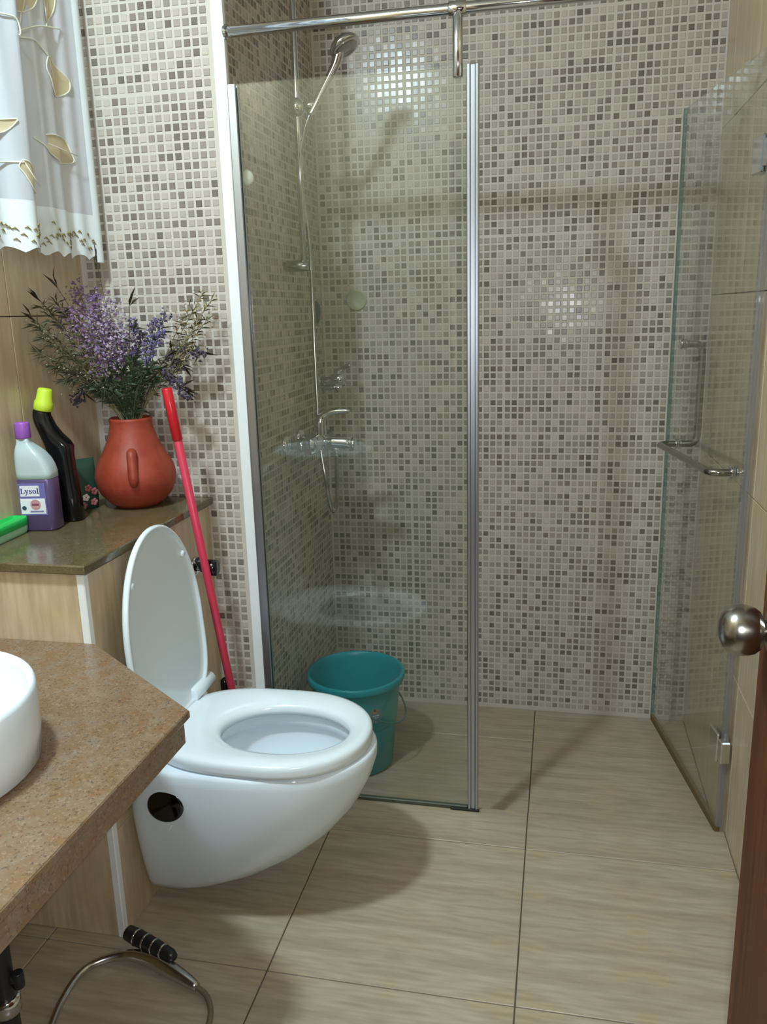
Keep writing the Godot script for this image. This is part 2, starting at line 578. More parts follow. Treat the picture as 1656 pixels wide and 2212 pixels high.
func mosaics() -> void:
	var eye := V(0, 1.35, 0)
	# block left of the shower: mosaic strip in front, shower side on the right
	var ws := struct("wall_shower", "narrow mosaic strip between beige wall and shower, and shower side wall", box(V(XL - 0.15, -0.25, ZB - 0.15), V(XS, YC, ZG), 0.0005), M.grout)
	mosaic_field(ws, V(-1.148, 0.932, ZG), V(1, 0, 0), V(0, 1, 0), Vector2(-0.08, 0.3245), Vector2(-0.9, 1.6),
		func(p): return (p - eye).length() if p.y > 1.0 and p.y < 2.1 and p.x > -1.1 else 1e7)
	var wb := struct("wall_back", "mosaic-tiled back wall of the shower", box(V(XS - 0.1, -0.25, ZB - 0.15), V(XR + 0.15, YC, ZB), 0.0005), M.grout)
	mosaic_field(wb, V(0.451 - 2 * SHEET, 1.26, ZB), V(1, 0, 0), V(0, 1, 0), Vector2(XS - 0.451 + 2 * SHEET + 0.002, 2 * SHEET - 0.002), Vector2(YS - 1.26 + 0.002, YC - 1.26),
		func(p): return (p - eye).length() if p.x > -0.18 and p.x < 0.3 and p.y > 0.1 else 1e7)
	mosaic_field(ws, V(XS, 1.26, ZG), V(0, 0, -1), V(0, 1, 0), Vector2(0.012, ZG - ZB - 0.002), Vector2(YS - 1.26 + 0.002, YC - 1.26),
		func(_p): return 1e7)
	# white corner trim between strip and shower
	var st := sm(false)
	cbox(st, V(-0.8235, -0.06, ZG - 0.004), V(XS + 0.0035, YC, ZG + 0.004), 0.0015)
	cbox(st, V(XS - 0.004, -0.06, ZG - 0.012), V(XS + 0.0035, YC, ZG - 0.004), 0.001)
	struct("trim_1", "white plastic corner trim beside the glass screen", done(st), M.pvc)
	# pale joint where back wall and right wall meet
	struct("trim_2", "pale corner joint between mosaic back wall and right wall", box(V(XR - 0.006, YS, ZB), V(XR, YC, ZB + 0.005), 0.001), M.grout)

# ------------------------------------------------------------------ ledge and counter
func ledge_and_counter() -> void:
	var w := struct("wall_ledge", "low tiled wall that carries the toilet and stone shelf", box(V(XL, -0.02, ZG), V(XE - 0.007, 0.857, ZL - 0.007), 0.0005), M.wall_joint)
	tiles(w, "ledge_tile", 2, 1.0, ZL, [XL, XE - 0.016], [0.0, 0.43, 0.857], "beige", 0.002)
	tiles(w, "ledge_tile", 0, 1.0, XE, [ZG, -1.73, ZL - 0.016], [0.0, 0.26, 0.857], "beige", 0.002)
	struct("trim_3", "white corner strip on the edge of the low wall", box(V(XE - 0.016, 0.0, ZL - 0.016), V(XE + 0.0015, 0.857, ZL + 0.0015), 0.002), M.pvc)
	# stone shelf
	var st := sm(false)
	prism(st, [Vector2(XL, ZG), Vector2(XL, ZL + 0.012), Vector2(-0.912, ZL + 0.012), Vector2(-0.912, ZG)], 0.857, 0.877, 0.003)
	var s := put("stone_shelf", done(st), M.olive)
	tag(s, "dark olive stone shelf slab on the low wall, carrying vase and bottles", "shelf")
	# vanity counter with a cut corner
	var t := thing("vanity_counter", "speckled brown granite vanity counter with a cut corner", "counter")
	st = sm(false)
	prism(st, [Vector2(XL, ZL), Vector2(XL, ZF), Vector2(-0.604, ZF), Vector2(-0.597, -1.172), Vector2(-0.915, ZL)], 0.692, 0.708, 0.0025)
	put("slab", done(st), M.counter, t)
	st = sm(false)
	var o := [Vector2(-0.614, ZF), Vector2(-0.607, -1.168), Vector2(-0.925, -1.409)]
	var i := [Vector2(-0.64, ZF), Vector2(-0.633, -1.157), Vector2(-0.94, -1.392)]
	for k in 2:
		prism(st, [i[k], o[k], o[k + 1], i[k + 1]], 0.648, 0.692, 0.001)
	put("apron", done(st), M.counter, t)
	# vessel basin
	st = sm()
	lathe(st, [Vector2(0.12, 0.0), Vector2(0.185, 0.0), Vector2(0.193, 0.006), Vector2(0.197, 0.05), Vector2(0.197, 0.112), Vector2(0.194, 0.119), Vector2(0.19, 0.121), Vector2(0.186, 0.119), Vector2(0.183, 0.11), Vector2(0.178, 0.06), Vector2(0.15, 0.03), Vector2(0.08, 0.018), Vector2(0.02, 0.015)], 64)
	var b := thing("vessel_basin", "round white vessel basin standing on the granite counter", "basin", V(-0.93, 0.708, -0.91))
	put("bowl", done(st), M.porcelain, b)
	st = sm()
	lathe(st, [Vector2(0.022, 0.013), Vector2(0.024, 0.018), Vector2(0.02, 0.021), Vector2(0.002, 0.021)], 24)
	put("drain", done(st), M.chrome, b)
	# waste pipe under the counter
	st = sm()
	var a := V(-0.925, 0, -1.035)
	rod(st, a + V(0, 0.001, 0), a + V(0, 0.692, 0), 0.019)
	var wp := thing("waste_pipe", "dark drain pipe with chrome couplings under the counter", "pipe")
	put("pipe", done(st), M.darkplastic, wp)
	for y in [0.17, 0.31]:
		put("coupling", cyl(a + V(0, y, 0), a + V(0, y + 0.035, 0), 0.025), M.chrome, wp)
	st = sm()
	rod(st, a + V(0, 0.24, 0), a + V(0.03, 0.238, -0.006), 0.009)
	rod(st, a + V(0.027, 0.222, -0.006), a + V(0.027, 0.252, -0.006), 0.01)
	put("valve", done(st), M.darkplastic, wp)

# ------------------------------------------------------------------ shower screen and door
func shower_screen() -> void:
	var t := thing("glass_screen", "fixed clear glass shower screen between mosaic strip and shower opening", "screen", V(0, 0, ZG))
	put("glass_pane", box(V(XS + 0.012, 0.012, -0.004), V(-0.205, 1.887, 0.004), 0.0008), M.glass, t)
	var st := sm(false)
	cbox(st, V(XS + 0.004, 0.0, -0.012), V(XS + 0.007, 1.885, 0.012), 0.0005)
	cbox(st, V(XS + 0.007, 0.0, -0.012), V(XS + 0.026, 1.885, -0.0045), 0.001)
	cbox(st, V(XS + 0.007, 0.0, 0.0045), V(XS + 0.026, 1.885, 0.012), 0.001)
	put("wall_channel", done(st), M.alu, t)
	st = sm(false)
	cbox(st, V(-0.222, 0.006, -0.011), V(-0.213, 1.886, 0.011), 0.002)
	cbox(st, V(-0.202, 0.006, -0.011), V(-0.194, 1.886, 0.011), 0.002)
	cbox(st, V(-0.213, 0.006, -0.008), V(-0.202, 1.884, -0.004), 0.001)
	cbox(st, V(-0.213, 0.006, 0.0045), V(-0.202, 1.884, 0.008), 0.001)
	put("edge_profile", done(st), M.alu, t)
	st = sm(false)
	cbox(st, V(XS + 0.026, 0.0, -0.006), V(-0.223, 0.012, 0.007), 0.002)
	put("bottom_seal", done(st), mat(rgb8(74, 78, 62), 0.5), t)
	put("dark_sealant", box(V(-0.27, 0.0, 0.0055), V(-0.19, 0.007, 0.013), 0.002), M.rubber, t)
	# stabiliser bar with its drop tube
	var b := thing("stabiliser_bar", "long chrome tube running across above the glass screen", "bar", V(0, 2.0, ZG))
	put("tube", cyl(V(XS + 0.002, 0, 0), V(XR - 0.001, 0, 0), 0.0125, 24), M.chrome, b)
	put("wall_flange", cyl(V(XS + 0.0036, 0, 0), V(XS + 0.01, 0, 0), 0.0165), M.chrome, b)
	put("wall_flange", cyl(V(XR - 0.012, 0, 0), V(XR - 0.0005, 0, 0), 0.022), M.chrome, b)
	st = sm()
	rod(st, V(-0.242, -0.14, 0), V(-0.242, -0.005, 0), 0.0115, 24)
	put("drop_tube", done(st), M.chrome, b)
	st = sm()
	rod(st, V(-0.262, 0, 0), V(-0.222, 0, 0), 0.0155, 24)
	put("tee_collar", done(st), M.chrome, b)

func glass_door() -> void:
	var a := V(0.432, 0, -2.040)
	var d := V(-0.1639, 0, -0.98648)     # along the door, towards its free edge
	var n := V(-0.98648, 0, 0.1639)      # towards the room side
	var t := thing("glass_door", "clear glass shower door swung open into the shower", "door", a)
	t.basis = Basis(d, V(0, 1, 0), d.cross(V(0, 1, 0)))   # local x along the door, y up, z to one side
	var side := signf(t.basis.z.dot(n))                    # local z times side points to the room side
	put("glass_pane", box(V(0.004, 0.014, -0.004), V(0.624, 1.885, 0.004), 0.0008), M.glass, t)
	put("bottom_seal", box(V(0.0, -0.004, -0.006), V(0.624, 0.016, 0.006), 0.001), M.seal, t)
	put("hinge_side_seal", box(V(-0.012, 0.02, -0.007), V(0.006, 1.88, 0.007), 0.002), M.seal_clear, t)
	put("free_edge_seal", box(V(0.622, 0.01, -0.005), V(0.629, 1.885, 0.005), 0.001), M.edge, t)
	for y in [0.235, 1.665]:
		var st := sm(false)
		cbox(st, V(0.012, y - 0.04, -0.013), V(0.07, y + 0.04, -0.0045), 0.003)
		cbox(st, V(0.012, y - 0.04, 0.0045), V(0.07, y + 0.04, 0.013), 0.003)
		cbox(st, V(-0.016, y - 0.03, -0.012), V(0.012, y + 0.03, 0.012), 0.003)
		put("hinge", done(st), M.chrome, t)
	# D pull on the far side, towel rail on the room side
	var z := -side
	var st := sm()
	var o := 0.056 * z
	tube(st, curve([V(0.525, 1.238, 0.005 * z), V(0.525, 1.238, o * 0.55), V(0.525, 1.232, o * 0.85), V(0.525, 1.21, o), V(0.525, 1.09, o), V(0.525, 0.975, o), V(0.525, 0.953, o * 0.85), V(0.525, 0.947, o * 0.55), V(0.525, 0.947, 0.005 * z)], 6), 0.0108, 16)
	put("pull_handle", done(st), M.satin, t)
	st = sm()
	o = -0.056 * z
	tube(st, curve([V(0.525, 0.947, -0.005 * z), V(0.525, 0.947, o * 0.6), V(0.51, 0.947, o * 0.95), V(0.48, 0.947, o), V(0.3, 0.947, o), V(0.12, 0.947, o), V(0.09, 0.947, o * 0.95), V(0.075, 0.947, o * 0.6), V(0.075, 0.947, -0.005 * z)], 6), 0.0095, 16)
	put("towel_rail", done(st), M.satin, t)
	st = sm()
	for q in [V(0.525, 1.238, 0), V(0.525, 0.947, 0), V(0.075, 0.947, 0)]:
		rod(st, q + V(0, 0, 0.0045), q + V(0, 0, 0.009), 0.016)
		rod(st, q - V(0, 0, 0.0045), q - V(0, 0, 0.009), 0.016)
	put("mounting_washer", done(st), M.chrome, t)

func shower_fittings() -> void:
	var rx := -0.736
	var rz := -2.40
	var t := thing("slide_rail", "chrome vertical slide rail standing off the dark shower side wall", "rail", V(rx, 0, rz))
	put("rail", cyl(V(0, 1.475, 0), V(0, 2.3, 0), 0.0095, 20), M.chrome, t)
	var st := sm()
	for y in [1.487, 2.285]:
		rod(st, V(XS - rx + 0.0015, y, 0.0), V(0.013, y, 0.0), 0.016)
		put("wall_bracket", done(st), M.steel, t)
		st = sm()
	st = sm()
	var ball := []
	for k in 11:
		var a := -PI / 2 + PI * k / 10
		ball.append(Vector2(maxf(0.024 * cos(a), 0.0005), 1.91 + 0.027 * sin(a)))
	lathe(st, ball, 24)
	rod(st, V(0.015, 1.912, 0), V(0.052, 1.915, 0), 0.011)
	put("slider", done(st), M.chrome, t)
	# hand shower in the slider
	var hs := thing("hand_shower", "round chrome hand shower head tilted out from the slider", "shower head", V(rx + 0.055, 1.918, rz))
	var hd := V(-0.592, 2.052, -2.40) - hs.position
	st = sm()
	var dir := hd.normalized()
	tube(st, curve([dir * -0.035, dir * 0.02, dir * 0.09, hd - dir * 0.035 + V(-0.003, 0.004, 0), hd + V(-0.012, 0.022, 0)], 6), [0.0085, 0.0088, 0.009, 0.0092, 0.0095, 0.0098, 0.01, 0.0102, 0.0105, 0.0107, 0.011, 0.0113, 0.0116, 0.012, 0.0123, 0.0127, 0.013, 0.0133, 0.0137, 0.014, 0.0143, 0.0147, 0.015, 0.0153, 0.0156], 16)
	put("handle", done(st), M.chrome, hs)
	var face := V(0.5, -0.85, 0.14).normalized()
	var q := Basis(face.cross(V(0, 0, 1)).normalized(), -face, face.cross(V(0, 0, 1)).normalized().cross(-face))
	st = sm()
	lathe(st, [Vector2(0.034, -0.006), Vector2(0.041, -0.005), Vector2(0.044, 0.0), Vector2(0.043, 0.006), Vector2(0.036, 0.016), Vector2(0.022, 0.024), Vector2(0.008, 0.027)], 36, Transform3D(q, hd))
	put("head", done(st), M.chrome, hs)
	st = sm()
	lathe(st, [Vector2(0.001, -0.0085), Vector2(0.03, -0.0085), Vector2(0.034, -0.0055)], 32, Transform3D(q, hd))
	put("spray_face", done(st), M.steel, hs)
	# hose from hand shower down, loop, up to the mixer
	st = sm()
	var h0: Vector3 = hs.position + dir * -0.035
	tube(st, curve([h0, h0 + V(-0.02, -0.05, 0.0), h0 + V(-0.038, -0.16, -0.002), V(-0.72, 1.55, -2.41), V(-0.716, 1.2, -2.4), V(-0.708, 0.98, -2.385), V(-0.69, 0.86, -2.37), V(-0.682, 0.78, -2.38), V(-0.672, 0.758, -2.385), V(-0.663, 0.79, -2.39), V(-0.66, 0.87, -2.39), V(-0.658, 0.935, -2.39)], 8), 0.0062, 10)
	var ho := put("shower_hose", done(st), M.steel)
	tag(ho, "thin chrome shower hose looping below the mixer", "hose")
	# mixer
	var m := thing("shower_mixer", "chrome shower mixer with curved lever, on the shower side wall", "mixer", V(XS, 0.972, -2.39))
	for z in [0.07, -0.07]:
		st = sm()
		lathe(st, [Vector2(0.031, 0.0), Vector2(0.032, 0.003), Vector2(0.024, 0.013), Vector2(0.014, 0.016)], 24, Transform3D(Basis(V(0, 1, 0), V(1, 0, 0), V(0, 0, -1)), V(0.0016, 0, z)))
		rod(st, V(0.012, 0, z), V(0.06, 0, z), 0.013)
		rod(st, V(0.04, 0, z), V(0.062, 0, z), 0.019, 6)
		put("wall_union", done(st), M.chrome, m)
	st = sm()
	rod(st, V(0.085, 0, -0.1), V(0.085, 0, 0.1), 0.025, 28)
	rod(st, V(0.06, 0, 0.07), V(0.085, 0, 0.07), 0.02)
	rod(st, V(0.06, 0, -0.07), V(0.085, 0, -0.07), 0.02)
	put("body", done(st), M.chrome, m)
	st = sm()
	tube(st, [V(0.1, 0, 0), V(0.13, 0.0, 0), V(0.17, -0.002, 0), V(0.19, -0.004, 0)], [0.021, 0.02, 0.019, 0.018], 20)
	rod(st, V(0.186, -0.004, 0), V(0.199, -0.005, 0), 0.0205, 20)
	rod(st, V(0.139, -0.015, 0), V(0.139, -0.035, 0), 0.011)
	put("spout", done(st), M.chrome, m)
	st = sm()
	tube(st, curve([V(0.09, 0.018, 0), V(0.09, 0.05, 0), V(0.098, 0.075, 0), V(0.125, 0.09, 0), V(0.165, 0.094, 0), V(0.185, 0.093, 0)], 6), [0.02, 0.02, 0.02, 0.0198, 0.0195, 0.019, 0.0185, 0.018, 0.0175, 0.017, 0.016, 0.015, 0.014, 0.013, 0.0125, 0.012, 0.0115, 0.011, 0.0105, 0.01, 0.0095, 0.009, 0.0085, 0.008, 0.0078, 0.0075, 0.0072, 0.007, 0.0065, 0.006, 0.005], 16)
	put("lever", done(st), M.chrome, m)
	# small tap higher up, near the back corner
	var tp := thing("wall_tap", "small chrome tap above the mixer near the back corner", "tap", V(XS, 1.128, -2.68))
	st = sm()
	lathe(st, [Vector2(0.026, 0.0), Vector2(0.027, 0.003), Vector2(0.018, 0.012), Vector2(0.012, 0.014)], 24, Transform3D(Basis(V(0, 1, 0), V(1, 0, 0), V(0, 0, -1)), V(0.0016, 0, 0)))
	rod(st, V(0.01, 0, 0), V(0.07, 0.006, 0), 0.015)
	rod(st, V(0.05, 0.004, 0), V(0.094, 0.012, 0), 0.021)
	put("body", done(st), M.chrome, tp)
	st = sm()
	tube(st, curve([V(0.072, 0.018, 0), V(0.074, 0.034, 0), V(0.088, 0.043, 0), V(0.12, 0.056, 0.006)], 5), 0.007, 12)
	put("lever", done(st), M.chrome, tp)
	st = sm()
	rod(st, V(0.02, -0.02, 0.012), V(0.09, -0.016, 0.012), 0.0075)
	put("outlet_bar", done(st), M.chrome, tp)
	# round things on the tiles
	st = sm()
	var side := Basis(V(0, 1, 0), V(1, 0, 0), V(0, 0, -1))
	lathe(st, [Vector2(0.036, 0.0), Vector2(0.036, 0.003), Vector2(0.03, 0.008), Vector2(0.001, 0.009)], 28, Transform3D(side, V(XS + 0.0015, 1.355, -2.7)))
	tag(put("blanking_cap", done(st), mat(rgb8(58, 40, 26), 0.4)), "round brown blanking cap on the shower side wall", "cap")
	st = sm()
	var fr := Basis(V(1, 0, 0), V(0, 0, 1), V(0, -1, 0))
	lathe(st, [Vector2(0.034, 0.0), Vector2(0.034, 0.003), Vector2(0.03, 0.005), Vector2(0.029, 0.003), Vector2(0.001, 0.003)], 32, Transform3D(fr, V(-0.677, 1.392, ZB + 0.0015)))
	tag(put("blanking_cap", done(st), mat(rgb8(176, 176, 146), 0.35)), "round pale ringed blanking cap on the mosaic back wall", "cap")
	var hk := thing("robe_hook", "round pale knob on the side wall just behind the screen", "hook", V(XS, 1.683, -2.085))
	st = sm()
	rod(st, V(0.0015, 0, 0), V(0.03, 0, 0), 0.008)
	put("stem", done(st), M.steel, hk)
	st = sm()
	lathe(st, [Vector2(0.012, 0.02), Vector2(0.0185, 0.023), Vector2(0.019, 0.03), Vector2(0.015, 0.036), Vector2(0.001, 0.037)], 24, Transform3D(Basis(V(0, 1, 0), V(0.62, 0, 0.78), V(0.78, 0, -0.62)), V(0.006, 0, -0.006)))
	put("knob", done(st), mat(rgb8(236, 238, 222), 0.3), hk)

# ------------------------------------------------------------------ toilet
# plan outline: nose at x1, back at x0, half width w; nf, nb shape exponents of nose and back
func egg(x0: float, x1: float, xm: float, w: float, y: float, nf := 2.1, nb := 6.0, n := 72) -> PackedVector3Array:
	var r := PackedVector3Array()
	for j in n:
		var a := TAU * j / n
		var c := cos(a)
		var s := sin(a)
		var e := 2.0 / (nf if c > 0 else nb)
		var x := (x1 - xm if c > 0 else xm - x0) * signf(c) * pow(absf(c), e)
		r.append(V(xm + x, y, -w * signf(s) * pow(absf(s), e)))
	return r

func toilet() -> void:
	var t := thing("toilet", "white wall-hung toilet with its lid raised", "toilet", V(0, 0, TCZ))
	var st := sm()
	var xb := XE + 0.001
	var rings := []
	for k in [[0.046, -0.86, 0.07], [0.047, -0.83, 0.095], [0.056, -0.77, 0.113], [0.078, -0.685, 0.127], [0.113, -0.605, 0.142], [0.16, -0.533, 0.158], [0.21, -0.477, 0.171], [0.27, -0.43, 0.182], [0.33, -0.4, 0.188], [0.375, -0.386, 0.189], [0.395, -0.386, 0.188], [0.401, -0.389, 0.185], [0.403, -0.395, 0.18]]:
		rings.append(egg(xb, k[1], xb + (k[1] - xb) * 0.48, k[2], k[0], 2.1, 7.0))
	var hole := func(a: float, b: float, y: float, cx: float) -> PackedVector3Array: return egg(cx - a, cx + a, cx, b, y, 2.1, 2.1)
	for k in [[0.403, 0.162, 0.122, -0.602], [0.398, 0.158, 0.118, -0.602], [0.372, 0.158, 0.119, -0.602], [0.365, 0.168, 0.128, -0.604], [0.345, 0.172, 0.131, -0.607], [0.3, 0.155, 0.118, -0.61], [0.255, 0.115, 0.09, -0.62], [0.22, 0.075, 0.062, -0.635], [0.19, 0.05, 0.045, -0.645]]:
		rings.append(hole.call(k[1], k[2], k[0], k[3]))
	loft(st, rings, false, true, true)
	put("bowl", done(st), M.porcelain, t)
	st = sm()
	loft(st, [hole.call(0.1, 0.08, 0.2425, -0.624), hole.call(0.0995, 0.0795, 0.243, -0.624)], false, true, true)
	put("water", done(st), M.water, t)
	# seat
	st = sm()
	rings = []
	var outer := egg(-0.878, -0.397, -0.61, 0.183, 0.0, 2.1, 3.2)
	var inner := egg(-0.748, -0.449, -0.6, 0.108, 0.0, 2.05, 2.05)
	for k in [[1.0, 0.405], [0.985, 0.405], [0.05, 0.405], [0.0, 0.408], [-0.012, 0.415], [-0.012, 0.424], [0.0, 0.431], [0.06, 0.436], [0.2, 0.439], [0.45, 0.438], [0.75, 0.434], [0.93, 0.429], [0.985, 0.423], [1.0, 0.416], [1.0, 0.405]]:
		var r := PackedVector3Array()
		for j in outer.size():
			var p := outer[j].lerp(inner[j], k[0])
			p.y = k[1]
			r.append(p)
		rings.append(r)
	loft(st, rings)
	put("seat", done(st), M.seat, t)
	# hinges
	for z in [-0.135, 0.125]:
		st = sm()
		rod(st, V(-0.864, 0.449, z - 0.055), V(-0.864, 0.449, z + 0.055), 0.019)
		tube(st, [V(-0.868, 0.403, z), V(-0.868, 0.425, z), V(-0.868, 0.44, z)], [0.022, 0.02, 0.016], 20)
		put("hinge", done(st), M.seat, t)
	# raised lid
	var lid := Node3D.new()
	lid.name = "lid"
	lid.transform = Transform3D(Basis(V(0, 0, 0), V(0, 0, 0), V(0, 0, 0)), V(-0.862, 0.443, -0.008))
	var lean := 0.062
	var along := V(-sin(lean), cos(lean), 0)
	var nrm := V(cos(lean), sin(lean), 0)
	lid.basis = Basis(along, nrm, along.cross(nrm))
	t.add_child(lid, true)
	var lo := func(inset: float, y: float) -> PackedVector3Array: return egg(-0.012 + inset, 0.454 - inset, 0.2, 0.18 - inset, y, 2.05, 4.2)
	st = sm()
	loft(st, [lo.call(0.06, -0.0125), lo.call(0.02, -0.0115), lo.call(0.006, -0.008), lo.call(0.0, -0.002), lo.call(0.0, 0.004), lo.call(0.002, 0.0075), lo.call(0.006, 0.0085), lo.call(0.0095, 0.007), lo.call(0.011, 0.003), lo.call(0.014, 0.0005), lo.call(0.03, 0.0)], false, true, true)
	put("panel", done(st), M.seat, lid)
	st = sm()
	for z in [-0.125, 0.122]:
		lathe(st, [Vector2(0.0085, 0.0), Vector2(0.0085, 0.006), Vector2(0.006, 0.009), Vector2(0.001, 0.0095)], 16, Transform3D(Basis.IDENTITY, V(0.355, 0.0, z)))
		put("bumper", done(st), M.seat, lid)
		st = sm()
	# dark oval fixing cap on the side
	st = sm()
	var cap := Basis(V(1, 0.1, 0).normalized(), V(0, 0.1, 1).normalized(), V(1, 0.1, 0).normalized().cross(V(0, 0.1, 1).normalized()))
	lathe(st, [Vector2(0.0415, -0.004), Vector2(0.043, 0.0), Vector2(0.041, 0.0035), Vector2(0.036, 0.0045), Vector2(0.001, 0.0055)], 40, Transform3D(cap, V(-0.812, 0.325, 0.1875)), true, true, 1.0, 0.85)
	var capm := mat(rgb8(84, 86, 90), 0.08, 1.0)
	put("fixing_cap", done(st), capm, t).set_meta("label", "dark shiny oval cap on the side of the bowl")
	# stop valve beside the lid
	var v := thing("stop_valve", "black and chrome stop valve on the low wall behind the red pole", "valve", V(XE, 0.714, -1.915))
	st = sm()
	lathe(st, [Vector2(0.027, 0.0), Vector2(0.027, 0.004), Vector2(0.018, 0.01), Vector2(0.011, 0.012)], 24, Transform3D(Basis(V(0, 1, 0), V(1, 0, 0), V(0, 0, -1)), V(0.001, 0, 0)))
	rod(st, V(0.008, 0, 0), V(0.042, 0, 0), 0.011)
	put("body", done(st), M.chrome, v)
	st = sm()
	rod(st, V(0.032, 0.0, 0.0), V(0.064, 0.0, 0.0), 0.0225, 8)
	put("hand_wheel", done(st), M.black, v)
	st = sm()
	rod(st, V(0.026, -0.005, 0.004), V(0.026, 0.03, 0.03), 0.009)
	put("outlet", done(st), M.darkplastic, v)

# ------------------------------------------------------------------ bucket
func bucket() -> void:
	var t := thing("bucket", "teal plastic bucket on the shower floor behind the toilet", "bucket", V(-0.612, YS, -2.345))
	var st := sm()
	lathe(st, [Vector2(0.096, 0.002), Vector2(0.104, 0.002), Vector2(0.106, 0.006), Vector2(0.1165, 0.154), Vector2(0.1175, 0.157), Vector2(0.127, 0.159), Vector2(0.1285, 0.164), Vector2(0.1395, 0.286), Vector2(0.1405, 0.29), Vector2(0.153, 0.293), Vector2(0.1555, 0.3), Vector2(0.1555, 0.314), Vector2(0.153, 0.318), Vector2(0.148, 0.319), Vector2(0.1445, 0.315), Vector2(0.141, 0.3), Vector2(0.126, 0.155), Vector2(0.112, 0.012), Vector2(0.105, 0.008), Vector2(0.02, 0.008)], 64)
	put("body", done(st), M.teal, t)
	# wire handle resting on the right of the rim
	st = sm()
	var pts := []
	for k in 21:
		var a := PI * k / 20
		pts.append(V(0.158 * sin(a) * 0.995, 0.285 - 0.115 * sin(a), 0.157 * cos(a)))
	tube(st, pts, 0.0026, 8)
	put("handle", done(st), mat(rgb8(70, 120, 112), 0.4), t)
	# printed sticker on the side facing the room
	var ang := atan2(0.11, 0.09)
	var nn := V(cos(ang), 0.09, sin(ang)).normalized()
	var uu := V(0, 1, 0).cross(nn).normalized()
	var at := V(cos(ang), 0, sin(ang)) * 0.1349 + V(0, 0.225, 0)
	var xf := Transform3D(Basis(uu, nn, uu.cross(nn)), at)
	st = sm(false)
	lathe(st, [Vector2(0.025, 0.0), Vector2(0.025, 0.0008), Vector2(0.001, 0.001)], 20, xf, true, true, 0.85, 1.2)
	put("sticker", done(st), mat(rgb8(96, 118, 122), 0.4), t)
	st = sm(false)
	lathe(st, [Vector2(0.009, 0.001), Vector2(0.009, 0.0018), Vector2(0.001, 0.002)], 16, xf.translated_local(V(-0.002, 0, -0.01)))
	put("sticker_print", done(st), mat(rgb8(150, 116, 84), 0.5), t)
	st = sm(false)
	lathe(st, [Vector2(0.004, 0.002), Vector2(0.004, 0.0026), Vector2(0.001, 0.0027)], 12, xf.translated_local(V(-0.003, 0, -0.012)))
	put("sticker_print", done(st), mat(rgb8(40, 44, 40), 0.5), t)
	st = sm(false)
	cbox(st, V(-0.012, 0.0008, 0.004), V(0.012, 0.0016, 0.007), 0.0002, xf)
	cbox(st, V(-0.01, 0.0008, 0.011), V(0.01, 0.0016, 0.013), 0.0002, xf)
	put("sticker_print", done(st), mat(rgb8(176, 186, 184), 0.5), t)

# ------------------------------------------------------------------ wooden door
func wooden_door() -> void:
	var t := thing("door_1", "reddish brown wooden door standing open beside the camera, with a round knob", "door", V(0.226, 0, -0.93), "", "structure")
	var st := sm(false)
	cbox(st, V(0.0, 0.012, 0.0), V(0.04, 2.06, 0.775), 0.003)
	put("leaf", done(st), M.wood, t)
	st = sm()
	var kn := Basis(V(0, 1, 0), V(-1, 0, 0), V(0, 0, 1))
	lathe(st, [Vector2(0.029, 0.0), Vector2(0.029, 0.002), Vector2(0.026, 0.004), Vector2(0.0125, 0.005), Vector2(0.0115, 0.0095), Vector2(0.014, 0.0115), Vector2(0.0205, 0.0145), Vector2(0.0248, 0.02), Vector2(0.0268, 0.027), Vector2(0.0272, 0.033), Vector2(0.0262, 0.04), Vector2(0.0232, 0.0465), Vector2(0.0175, 0.0515), Vector2(0.01, 0.0545), Vector2(0.001, 0.0555)], 40, Transform3D(kn, V(0.0, 1.014, 0.055)))
	put("door_knob", done(st), mat(rgb8(150, 146, 138), 0.24, 1.0), t)
	st = sm()
	for y in [0.25, 1.05, 1.85]:
		rod(st, V(0.044, y - 0.05, 0.777), V(0.044, y + 0.05, 0.777), 0.007)
	put("hinge", done(st), M.steel, t)

# ------------------------------------------------------------------ curtain
func curtain_x(z: float, y: float) -> float:
	var s := (-2.005 - z) / -0.85
	var x := XL + 0.078 + 0.008 * sin(s * 34.0 + 0.4) + 0.004 * sin(s * 81.0)
	x += 0.035 * exp(-pow((z + 1.69 + (y - 1.5) * 0.035) / 0.03, 2.0))
	return x

func cloth(z0: float, z1: float, y0: float, y1: float, off: float, wave := 0.0) -> ArrayMesh:
	var st := sm()
	var nz := 120
	var ny := 10
	for i in nz:
		for j in ny:
			var q := []
			for k in [[0, 0], [1, 0], [1, 1], [0, 1]]:
				var z := lerpf(z0, z1, float(i + k[0]) / nz)
				var f := float(j + k[1]) / ny
				var y := lerpf(y0 + wave * (absf(sin(z * 55.0)) - 0.5), y1, f)
				q.append(V(curtain_x(z, y) + off, y, z))
			quad(st, q[0], q[3], q[2], q[1])
	return done(st)

